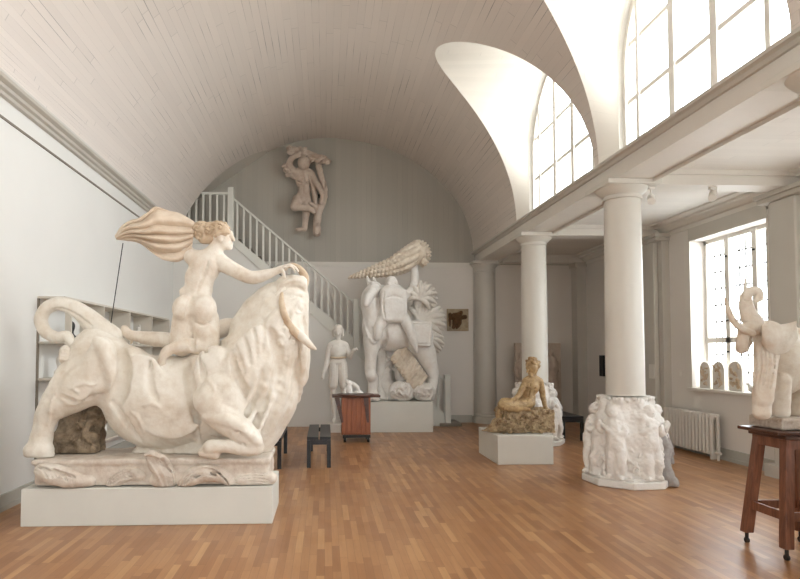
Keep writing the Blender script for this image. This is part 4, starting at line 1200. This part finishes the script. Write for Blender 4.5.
S.C(P, [(333.2, 386, 0, 2.5), (333, 395, .01, 2.8), (333.5, 409, .0, 1.9), (334, 419, 0, 1.9), (333.4, 422, -.08, 1.7)], .012)
S.C(P, [(343.6, 386, 0, 2.5), (344, 395, .01, 2.8), (343.5, 409, .0, 1.9), (343, 419, 0, 1.9), (344, 422, -.08, 1.7)], .012)
for x in (332, 338, 344): S.L(P, [(x, 346), (x, 356)], .5, .1, sub=True, k=.008, **NR)
for x in (331, 336, 340.5, 345): S.L(P, [(x, 364), (x, 384)], .5, .1, sub=True, k=.008, **NR)
S.L(P, [(338.4, 368), (338.4, 386)], 1.2, .1, sub=True, k=.01, **NR)
S.field(rough(.003, 20))
emit('figure', S, M['pl_white'], ys, 1)
S = Sculpt(.008); S.E(P, (338, 328.5, .01), 4.6, 4.4, .115); S.C(P, [(333.8, 330, .02, 1.6), (334, 336, .05, 1.4)], .01); S.C(P, [(342.2, 330, .02, 1.6), (342.6, 335, .05, 1.4)], .01)
emit('hair', S, M['pl_white'], ys, 1)
S = Sculpt(.008); S.C(P, [(330.4, 357.4, 0, 1.0), (333, 357.6, -.11, 1.0), (338, 357.8, -.135, 1.0), (343, 357.6, -.11, 1.0), (345.6, 357.4, 0, 1.0)], .005)
emit('belt', S, M['pl_tan'], ys, 1)
x0, _, z0 = at(338.5, 424, 12.35)
MB().box(x0-.22, x0+.22, 12.1, 12.6, 0, z0+.022, .01).build('base', M['pl_white'], ys)
# little plaster on the cabinet
P = Px(11.0)
o_ = Sculpt(.007)
o_.C(P, [(349, 398, 0, 2.5), (355, 397.6, 0, 2.8), (364, 398, 0, 2.2)], .02)
o_.C(P, [(350, 396, 0, 3.2), (349, 388, .0, 3.0), (350.5, 383, 0, 2.4)], .02); o_.E(P, (347.6, 382, -.02), 2.4, 2.6, .045, k=.015)
o_.C(P, [(352, 384, 0, 2.4), (357, 387, -.03, 2.0), (358.6, 393, -.03, 1.6)], .012); o_.C(P, [(353, 395, 0, 2.4), (359, 392, -.03, 2.3), (364, 396, -.03, 1.4)], .012)
o_.C(P, [(347, 386, 0, 1.4), (344.5, 392, -.02, 1.2), (346, 397, 0, 1.4)], .01)
o_.field(rough(.01, 22)); o_.clip = CL(.858)
o = emit('figurine', o_, M['pl_carved']); tag(o, 'small white plaster of a crouching figure on the wooden cabinet', 'figurine')

# ================================================================== ochre seated youth on a rock
P = Px(9.05); NR = dict(near=-.45, far=.5)
bo = thing('seated_youth_statue', 'ochre patinated statue of a nude youth seated on a rough rock beside the farther column', 'statue', (2.85, 9.05, .41))
S = Sculpt(.009)
S.box(P(524, 421.5, .05), (.36, .32, .20), (0, 0, 0), .02, .02)
S.C(P, [(508, 432, -.08, 7), (496, 431, -.1, 7), (487, 434, .0, 4), (482, 436, 0, 2.4)], .04); S.E(P, (500, 426, -.06), 9, 8, .2, k=.03); S.box(P(522, 434.5, -.02), (.40, .36, .022), r=.01)
q9 = random.Random(6)
for i in range(120):
    S.sph(P(q9.uniform(498, 549), q9.uniform(409, 436), q9.uniform(-.36, -.2)), P.r(q9.uniform(1, 2.2)), .012, q9.random() < .55)
S.field(rough(.022, 12)); S.field(rough(.03, 26)); S.clip = CL(.412)
emit('rock', S, M['pl_goldrock'], bo, 1)
S = Sculpt(.0065)
S.E(P, (532, 367, -.02), 6.0, 7.6, .095, -8, k=.02)
S.C(P, [(528, 370, -.09, 1.1), (527, 372, -.10, .9)], .008); S.C(P, [(531, 374, -.04, 3), (531, 375.5, -.05, 2)], .01)
S.C(P, [(533, 372, .0, 3.6), (532.5, 379, 0, 3.8)], .02)
S.C(P, [(526, 381.5, .0, 4), (533, 380, 0, 4.4), (539.5, 382, 0, 3.8)], .03)
S.E(P, (531, 387, 0), 8.2, 8, .11, k=.03); S.E(P, (528.5, 396, 0), 7, 8, .10, -12, k=.03); S.E(P, (526, 403, 0), 9.4, 7, .14, -10, k=.03)
S.C(P, [(540, 382, .0, 3.4), (542, 391, .02, 2.9), (543, 397, .04, 2.5), (545, 406, .0, 1.9), (546, 409, -.03, 1.9)], .012)     # propping arm
for i in range(4): S.C(P, [(546, 409, -.03, 1.1), (547.5+i*.9, 410.4-i*.2, -.07+.02*i, .8), (548.6+i*.9, 411.6-i*.2, -.09+.02*i, .7)], .004, 2)
S.C(P, [(525.5, 382, 0, 3.3), (521.5, 390, -.06, 2.8), (518, 396, -.12, 2.4), (511, 402, -.2, 1.8), (507, 404, -.24, 1.7)], .012)   # arm to the knee
for i in range(4): S.C(P, [(507, 403.6, -.24, 1.0), (504.4, 403.6+i*.9, -.26, .8), (502.8, 405+i*.9, -.25, .7)], .004, 2)
S.C(P, [(524, 405, -.06, 6), (513, 405.6, -.14, 5), (502, 404.6, -.2, 4.2)], .02)                 # thighs
S.C(P, [(526, 404, .06, 5.6), (513, 403, .06, 4.8), (504, 402, .04, 4)], .02)
S.C(P, [(502, 404.6, -.2, 4), (509, 408.5, -.26, 3.4), (518, 409, -.28, 2.4), (523, 408.6, -.28, 2)], .015)   # folded shank and foot
S.C(P, [(523, 408.6, -.28, 2), (528, 409.6, -.30, 1.7), (530, 410, -.3, 1)], .01)
S.C(P, [(503, 402, .04, 3.6), (500, 412, -.02, 3.2), (498, 422, -.06, 2.2), (494, 426, -.1, 2)], .015); S.C(P, [(496, 425, -.1, 1.8), (490, 427.5, -.12, 1.4)], .008)
S.L(P, [(530.5, 384), (529.4, 392), (527, 401)], .8, .1, sub=True, k=.015, **NR); S.L(P, [(525, 388), (530, 389.6), (536, 388)], .7, .1, sub=True, k=.012, **NR)
S.L(P, [(523, 395), (528, 397), (534, 395)], .6, .1, sub=True, k=.012, **NR); S.sph(P(527, 400, -.115), .009, .008, True)
S.field(rough(.004, 24))
fg = emit('figure', S, M['pl_gold'], bo, 1)
S = Sculpt(.0065); S.E(P, (532.4, 364, .0), 6.8, 6.6, .105)
rr = random.Random(4)
for i in range(46):
    a, b = rr.uniform(0, 2*pi), rr.uniform(-1.4, .7)
    x, y, d = 532.4+6.8*cos(a)*cos(b), 364-6.4*sin(a)*cos(b), .10*sin(b)
    if y > 368.5 and x < 532: continue
    S.sph(P(x, y, d), P.r(rr.uniform(1.1, 1.9)), .008)
emit('hair', S, M['pl_gold'], fg, 1)

# ================================================================== relief figure high on the back wall
P = Px(13.58); NR = dict(near=-.5, far=.3)
wf = thing('wall_figure', 'pinkish plaster figure with crossed leg and leafy burden, high on the back wall', 'sculpture', at(308, 190, 13.79))
S = Sculpt(.012)
S.E(P, (304, 163, -.12), 6.4, 6.5, .14, k=.02); S.C(P, [(303, 165, -.05, 4), (303, 174, -.02, 4.4)], .02)
S.C(P, [(296, 173, -.02, 4), (304, 172, 0, 4.6), (311, 174, -.02, 4)], .03)
S.E(P, (303, 180, 0), 7.6, 10, .14, k=.03); S.E(P, (304, 191, 0), 6.4, 8, .13, k=.03); S.E(P, (303, 198, 0), 7.8, 7, .14, k=.03)
S.C(P, [(296, 173, -.02, 3.6), (291, 168, -.06, 3.2), (289.4, 163, -.1, 2.8), (293, 157, -.14, 2.4), (299, 155, -.16, 2.2)], .015)
S.C(P, [(311, 174, -.02, 3.6), (315.5, 182, -.08, 3.2), (320, 189, -.12, 2.8), (323, 196, -.1, 2.3), (321, 203, -.08, 2.2)], .015)
S.C(P, [(298, 199, -.03, 5), (295.5, 205, -.12, 4.4), (294.6, 207, -.18, 4)], .02)
S.C(P, [(294.6, 207, -.18, 3.6), (303, 208, -.2, 3), (311, 209.5, -.2, 2.4), (314, 212, -.2, 1.9)], .02)
S.C(P, [(306, 200, 0, 5.2), (306, 212, 0, 3.8), (305, 224, 0, 2.6), (304.6, 229, 0, 2.4)], .02); S.C(P, [(304.6, 229, -.02, 2.2), (299, 229.6, -.12, 1.8), (297, 229.6, -.16, 1.4)], .01)
S.L(P, [(304, 178), (304, 186), (304, 194)], 1, .1, sub=True, k=.02, **NR); S.L(P, [(297, 181), (303, 183), (310, 181)], .9, .1, sub=True, k=.02, **NR)
S.field(rough(.006, 14))
emit('figure', S, M['pl_pinkish'], wf, 1)
S = Sculpt(.012)
S.C(P, [(318, 163, .0, 3), (321, 176, .0, 3), (324.4, 190, .02, 3), (323, 202, .02, 3.2), (318.6, 212, 0, 3.6), (317, 224, 0, 3.6), (317, 233, 0, 3.8)], .02)
S.C(P, [(311, 176, -.05, 2.2), (314, 192, -.02, 2.4), (316, 208, 0, 2.6)], .02)
S.C(P, [(315, 206, -.05, 2.2), (310, 203, -.1, 1.8)], .02)
S.field(rough(.02, 18)); emit('tree_trunk', S, M['pl_pinkish'], wf, 1)
S = Sculpt(.011); rr = random.Random(2)
for x0, y0, x1, y1, n in ((289, 150, 305, 152, 26), (310, 158, 330, 160, 30), (284, 164, 290, 176, 10)):
    for i in range(n):
        t = rr.random(); x = x0*(1-t)+x1*t; y = y0*(1-t)+y1*t+rr.uniform(-3, 3); a = rr.uniform(-.6, .9)
        S.C(P, [(x-2.6*cos(a), y+2.6*sin(a), -.08+rr.uniform(-.1, .08), .9), (x, y, -.12+rr.uniform(-.06, .06), 1.9), (x+2.8*cos(a), y-2.8*sin(a), -.08, .7)], .008, 2)
S.C(P, [(290, 152, -.05, 3), (304, 153, -.05, 4), (318, 158, -.05, 3.4), (329, 161, -.05, 2)], .02); S.C(P, [(286, 166, 0, 2), (290, 174, 0, 2.4), (296, 178, .0, 2)], .02)
emit('foliage', S, M['pl_pinkish'], wf, 1)
for px_, py_ in ((304, 185), (305, 205), (319, 195)):
    a = P(px_, py_, .02); MB().tube(a, (a[0], YB, a[2]), .02).build('wall_bracket', M['darkmetal'], wf)

# small relief tile
x0, _, z0 = at(447, 331, 13.77); x1, _, z1 = at(468.5, 309, 13.77)
tt = thing('relief_tile', 'small square brown and beige relief tile on the lower back wall beside the half column', 'relief', ((x0+x1)/2, YB, (z0+z1)/2))
MB().box(x0, x1, YB-.04, YB, z0, z1, .006).build('panel', plaster('beige_tile', lin(176, 160, 132), lin(140, 116, 84), .7, 8, 20), tt)
S = Sculpt(.007); T = Px(13.76)
S.C(T, [(451, 317, 0, 2.6), (455, 316, -.02, 3.2), (459, 315, -.02, 2.6), (461.5, 312, -.01, 1.4)], .015); S.C(T, [(456, 318, 0, 3.4), (455, 323, 0, 2.6), (453, 328, 0, 1.2)], .015)
S.C(T, [(459, 319, 0, 2.4), (460, 323, 0, 1.6), (457, 328, 0, 1)], .015); S.C(T, [(460, 318, 0, 2), (465, 317, 0, 2.2)], .01); S.C(T, [(450, 314, 0, 1.6), (449.6, 320, 0, 1.2), (450, 326, 0, .8)], .01)
S.field(rough(.012, 30))
emit('brown_figure', S, plaster('brown_relief', lin(106, 74, 36), lin(70, 44, 20), .8, 20, 40), tt, 1)

# tall relief slab leaning behind the farther column
x0 = at(515.5, 350, 13.5)[0]; x1 = at(561, 350, 13.5)[0]
rs = thing('relief_slab', 'tall worn beige relief slab with figures leaning behind the farther column', 'relief', ((x0+x1)/2, 13.5, 0))
MB().box(x0, x1, 13.5, 13.62, 0, 1.83, .015).build('slab', M['pl_pinkish'], rs)
S = Sculpt(.012); T = Px(13.5)
for cx, h0 in ((522, 352), (551, 350)):
    S.E(T, (cx, h0+4, 0), 3.4, 4, .06); S.C(T, [(cx, h0+8, 0, 2.4), (cx, h0+14, 0, 5.4), (cx+1, h0+28, 0, 4.8), (cx+2, h0+42, 0, 4), (cx+2, h0+62, 0, 3)], .03)
    S.C(T, [(cx-5, h0+12, 0, 2), (cx-6, h0+22, -.02, 1.8), (cx-1, h0+28, -.04, 1.5)], .015); S.C(T, [(cx+5, h0+12, 0, 2), (cx+7, h0+20, -.02, 1.8), (cx+4, h0+8, -.03, 1.5)], .015)
S.C(T, [(536, 356, .02, 4), (537, 378, .02, 5), (537, 400, .02, 5)], .03)
S.field(rough(.02, 14)); emit('carved_figures', S, M['pl_pinkish'], rs, 1)

# ================================================================== carved figure bases of the two columns
def carved_base(cx, cy, label, seed, root):
    rr = random.Random(seed)
    t = thing('carved_base', label, 'column base', (cx, cy, 0))
    S = Sculpt(.0095)
    # core: faceted drum narrowing upwards
    for z, hw, hh in ((.22, .36, .16), (.45, .335, .2), (.70, .295, .18), (.92, .26, .14)):
        for i in range(2): S.box((cx, cy, z), (hw, hw, hh), (0, 0, i*45+8), .06, .06)
    S.ell((cx, cy, .50), (.42, .42, .42), k=.04)
    def fig(a, s, lean, hold):
        """a standing child in high relief facing outward at angle a"""
        def q(u, w, z):
            r = .40-.30*max(0, z-.35)+w; return (cx+r*cos(a)-u*sin(a), cy+r*sin(a)+u*cos(a), z)
        S.chain([q(-.06, .0, .14), q(-.065, .03, .30), q(-.05, .03, .46)], [.04, .05, .07], .015)
        S.chain([q(.07, .02, .14), q(.07, .06, .30), q(.05, .04, .46)], [.04, .05, .07], .015)
        S.chain([q(-.06, .02, .13), q(-.07, .07, .12)], [.036, .03], .01); S.chain([q(.07, .04, .13), q(.08, .09, .12)], [.036, .03], .01)
        S.chain([q(0, .04, .50), q(lean*.4, .06, .62), q(lean, .06, .74)], [.10, .09, .095], .03)
        S.sph(q(lean*1.3, .09, .89), .085, .015)
        S.sph(q(lean*1.3, .175, .885), .013, .01)
        for k in range(12): S.sph(q(lean*1.3+.075*cos(k*.6), .07+.04*sin(k*2.1), .91+.06*sin(k*.6)), .028, .006)
        S.chain([q(lean-.09, .06, .76), q(lean-.13, .08, .66), q(lean-.1+hold*.05, .13, .70), q(lean-.04+hold*.1, .15, .76)], [.04, .036, .03, .028], .012)
        S.chain([q(lean+.09, .06, .76), q(lean+.13, .09, .64), q(lean+.04+hold*.05, .14, .66), q(lean+hold*.1, .15, .72)], [.04, .036, .03, .028], .012)
    for k in range(6):
        a = -pi/2+root+k*2*pi/6+rr.uniform(-.08, .08)
        fig(a, 1, rr.choice((-.04, .04)), rr.choice((-1, 1)))
    # shaggy pelts and garlands between the children
    for k in range(460):
        a = -pi/2+root+(rr.randrange(6)+.5+rr.uniform(-.3, .3))*2*pi/6; z = rr.uniform(.12, 1.0); r = .43-.30*max(0, z-.35)+rr.uniform(-.03, .015)
        p = (cx+r*cos(a), cy+r*sin(a), z); L = rr.uniform(.03, .07); b = a+rr.uniform(-.1, .1)
        S.cap(p, (cx+(r+.012)*cos(b), cy+(r+.012)*sin(b), z-L), rr.uniform(.014, .028), .010, .006)
    for k in range(26):
        a = k*2*pi/26; S.sph((cx+.31*cos(a), cy+.31*sin(a), 1.045+.01*sin(k*3)), .03, .012)
    S.field(rough(.012, 16)); S.field(rough(.010, 40)); S.clip = ((-9, -9, .1), (9, 20, 1.075))
    emit('carved_children', S, M['pl_carved'], t, 1)
    pts = []
    R = .52; base = []
    for ang in (-112, -68, -22, 22, 68, 112, 158, 202): base.append((cx+R*cos(radians(ang+root*20)), cy+R*sin(radians(ang+root*20))))
    m = MB().prism(base, 0, .085); m2 = MB().prism([(cx+(x-cx)*.93, cy+(y-cy)*.93) for x, y in base], .085, .115)
    m.build('base_slab', M['pl_carved'], t, bevel=.014); m2.build('base_step', M['pl_carved'], t, bevel=.01)
    return t
cb = carved_base(3.75, 7.38, 'white carved base with children in high relief under the nearest column', 11, .25)
P = Px(7.12)
S = Sculpt(.009)
S.C(P, [(655, 424, .1, 3), (660, 436, .0, 4), (666, 448, -.0, 5), (664, 462, -.02, 5), (667, 474, -.04, 5.6), (674, 484, -.06, 4.5)], .02)
S.C(P, [(660, 430, .1, 3.2), (668, 444, .08, 3), (672, 462, .04, 2.6)], .02); S.C(P, [(664, 476, -.0, 4), (668, 487, -.06, 3)], .02)
S.field(rough(.02, 18)); S.clip = CL(.0)
emit('grey_root', S, M['pl_grey'], cb, 1)
carved_base(3.745, 10.62, 'white carved figure base under the farther column behind the ochre youth', 23, .6)

# ================================================================== elephant
P = Px(4.80); NR = dict(near=-.4, far=.4)
el = thing('elephant_sculpture', 'cream plaster elephant with raised curled trunk and spread ears on the wooden stand', 'sculpture', (3.8, 4.8, .987))
S = Sculpt(.0055)
S.E(P, (782, 362, .02), 24, 34, .17, k=.05); S.E(P, (795, 352, .10), 24, 26, .16, k=.05)
S.E(P, (768, 334, -.08), 13, 14, .11, k=.03)                      # head
S.C(P, [(768, 338, -.1, 11.5), (766, 360, -.12, 9.8), (764, 385, -.14, 8.4), (763, 400, -.14, 8)], .025)      # throat and near front leg
S.C(P, [(756, 326, -.14, 9), (749, 316, -.16, 7.2), (745.5, 303, -.16, 5.4), (747.5, 294, -.16, 4.2), (753, 290.5, -.16, 3.6), (758.5, 292.5, -.16, 3.3), (759.5, 297.5, -.17, 3.1), (756, 299, -.17, 2.6)], .012, 5)
S.C(P, [(752, 326, -.18, 5), (744, 330, -.2, 4.4), (742, 344, -.18, 4.4), (741, 350, -.16, 3.6)], .02)
S.C(P, [(762, 395, -.12, 8), (762, 412, -.12, 8.4)], .012); S.C(P, [(781, 380, -.08, 8.6), (781, 412, -.06, 8.2)], .012)
S.C(P, [(800, 372, .06, 13), (801, 395, .06, 10), (800, 412, .06, 10)], .03); S.C(P, [(788, 380, .18, 11), (786, 412, .18, 9.5)], .03)
for i in range(9):
    t = i/8; x = 757-11*t; y = 322-22*t
    S.L(P, [(x-5, y-1.5), (x+1, y+1), (x+6, y+1.5)], .45, .2, sub=True, k=.006, **NR)
for i in range(5): S.L(P, [(754+i*5, 346), (756+i*4.4, 366), (754+i*4, 388)], .9, .1, sub=True, k=.012, **NR)
S.B(P, [(757, 322, 1.6, 1.6, .012)], k=.006, **NR); S.L(P, [(754.5, 320), (757, 318.5), (760, 320)], .6, .3, k=.005, **NR)
S.field(rough(.006, 18)); S.clip = CL(1.06)
emit('body', S, M['pl_cream'], el, 1)
top = [(762, 324), (768, 322), (776, 325), (786, 324), (796, 321)]; bot = [(763, 342), (768, 350), (777, 354), (788, 350), (797, 338)]
sheet('ear', M['pl_cream'], Px(4.60), top, bot, .5, -.05, .004, el, thick=.02, nu=40, nv=60, edge=0)
top = [(750, 322), (745, 324), (741, 328), (739, 334)]; bot = [(752, 345), (747, 352), (742, 352), (739, 344)]
sheet('ear', M['pl_cream'], P, top, bot, 1.5, .04, .005, el, thick=.016, nu=30, nv=50, edge=.2)
def tusk(pts):
    S = Sculpt(.0045); S.C(P, pts, .004, 5); emit('tusk', S, M['pl_cream'], el, 1)
tusk([(752, 333, -.22, 3.4), (742, 329, -.27, 3.2), (733, 320, -.29, 2.8), (728, 309, -.29, 2.1), (725.3, 298, -.28, .8)])
tusk([(760, 328, .0, 3.2), (752, 318, .04, 3), (746.5, 302, .06, 2.4), (745, 290, .06, 1.7), (745.5, 278, .06, .7)])
zb = .987
MB().box(3.80-.20, 3.80+.26, 4.60, 4.98, zb, zb+.095, .02).build('base', plaster('scuffed_plaster_base', lin(206, 194, 180), lin(148, 124, 104), .8, 9, 22), el)

# ================================================================== plaques on the window sill
for i, (xa, xb) in enumerate(((690.5, 703), (704, 717.5), (719.5, 737.5))):
    ya, yb_ = [3.42]*2
    # along the sill (y direction)
    def ysill(x): return 6.02*600/(x-325)
    X = 6.05; w = .40; cy = [9.33, 9.00, 8.62][i]; w = [.26, .28, .30][i]; h = [.42, .43, .44][i]
    t = thing('arched_plaque', ['arched plaster plaque on the sill, the leftmost and farthest of three', 'arched plaster plaque in the middle of the three on the sill', 'arched plaster plaque on the sill, rightmost of three and nearest the elephant'][i], 'plaque', (X, cy, RZ0), 'arched plaques on the window sill')
    def prof(s): return [(-w/2*s, 0), (w/2*s, 0)]+[(w/2*s*cos(a*pi/16), h*s-w/2*s+w/2*s*sin(a*pi/16)) for a in range(17)]
    pr = prof(1); n = len(pr)
    m = MB(); m.add([(x, cy+a, RZ0+b) for x in (X, X+.045) for a, b in pr], [(j, (j+1) % n, n+(j+1) % n, n+j) for j in range(n)]+[tuple(range(n)), tuple(range(n, 2*n))])
    m.build('panel', M['pl_white'], t, bevel=.006)
    S = Sculpt(.006); q = random.Random(i+30)
    for k in range(16):
        a = q.uniform(-.30, .30)*w; b = q.uniform(.12, .8)*h; S.cap((X, cy+a, RZ0+b), (X-.006, cy+a+q.uniform(-.05, .05), RZ0+b+q.uniform(-.06, .06)), q.uniform(.012, .028), .01, .008)
    S.clip = ((-9, -9, RZ0+.002), (X+.03, 30, 9)); emit('relief', S, M['pl_tan'], t, 1)
S = Sculpt(.006)
b0 = (6.02, 8.12, RZ0)
S.ell((6.0, 8.16, RZ0+.05), (.06, .09, .05)); S.chain([(6.0, 8.20, RZ0+.05), (6.0, 8.28, RZ0+.12), (6.0, 8.33, RZ0+.11)], [.035, .02, .008], .01); S.chain([(6.0, 8.12, RZ0+.07), (6.0, 8.08, RZ0+.16), (6.0, 8.10, RZ0+.2)], [.03, .02, .008], .01)
S.clip = ((-9, -9, RZ0+.001), (9, 30, 9))
o = emit('bird_figurine', S, M['pl_white']); tag(o, 'small white winged figurine at the near end of the window sill behind the elephant', 'figurine')

# ================================================================== small plasters on the wall shelf
rr = random.Random(17)
def shelf_fig(y, z, kind, mat, label):
    S = Sculpt(.009); x = -3.13
    if kind == 0:    # bust
        S.ell((x, y, z+.05), (.06, .08, .05)); S.cap((x, y, z+.08), (x, y, z+.16), .03, .028, .02); S.ell((x, y, z+.20), (.045, .045, .06))
    elif kind == 1:  # bird
        S.ell((x, y, z+.08), (.05, .11, .06), (20, 0, 0)); S.chain([(x, y-.09, z+.10), (x, y-.14, z+.17), (x, y-.19, z+.16)], [.035, .028, .008], .02); S.cap((x, y, z+.01), (x, y, z+.06), .03, .02, .01)
    elif kind == 2:  # standing figure
        S.cap((x, y-.02, z+.02), (x, y-.02, z+.12), .022, .03, .01); S.cap((x, y+.03, z+.02), (x, y+.02, z+.12), .022, .03, .01); S.ell((x, y, z+.18), (.035, .05, .07)); S.sph((x, y, z+.28), .032)
        S.chain([(x, y-.05, z+.22), (x, y-.09, z+.16), (x, y-.06, z+.1)], [.018, .016, .012], .01); S.chain([(x, y+.05, z+.22), (x, y+.09, z+.28), (x, y+.08, z+.34)], [.018, .016, .012], .01)
    else:            # mask
        S.ell((x, y, z+.10), (.04, .08, .10)); S.cap((x+.04, y, z+.08), (x+.045, y, z+.12), .014, .01, .01)
        for s in (-1, 1): S.sph((x+.04, y+s*.03, z+.13), .014, .008, True)
    S.clip = ((-9, -9, z+.001), (9, 30, 9))
    o = emit('figurine', S, mat); tag(o, label, 'figurine', 'small plasters on the wall shelf')
M['pl_dk'] = plain('dark_bronze', (.06, .055, .05), .4, .3, 10, 0, .5)
shelf_fig(7.55, 1.734, 0, M['pl_dk'], 'dark little bust on the wall shelf seen right of the bull tail loop')
shelf_fig(9.15, 1.734, 1, M['pl_tan'], 'tan bird-like figurine on the wall shelf left of the woman foot')
shelf_fig(9.75, 1.734, 0, M['pl_tan'], 'small tan bust on the wall shelf just right of the bird-like figurine')
shelf_fig(10.2, 1.734, 2, M['pl_white'], 'white little standing figurine on the wall shelf near the woman hip')
shelf_fig(7.25, 1.314, 0, M['pl_white'], 'white little bust on the wall shelf below and behind the bull tail')
shelf_fig(7.8, 1.314, 3, M['pl_tan'], 'tan mask on the second shelf row behind the bull rump')
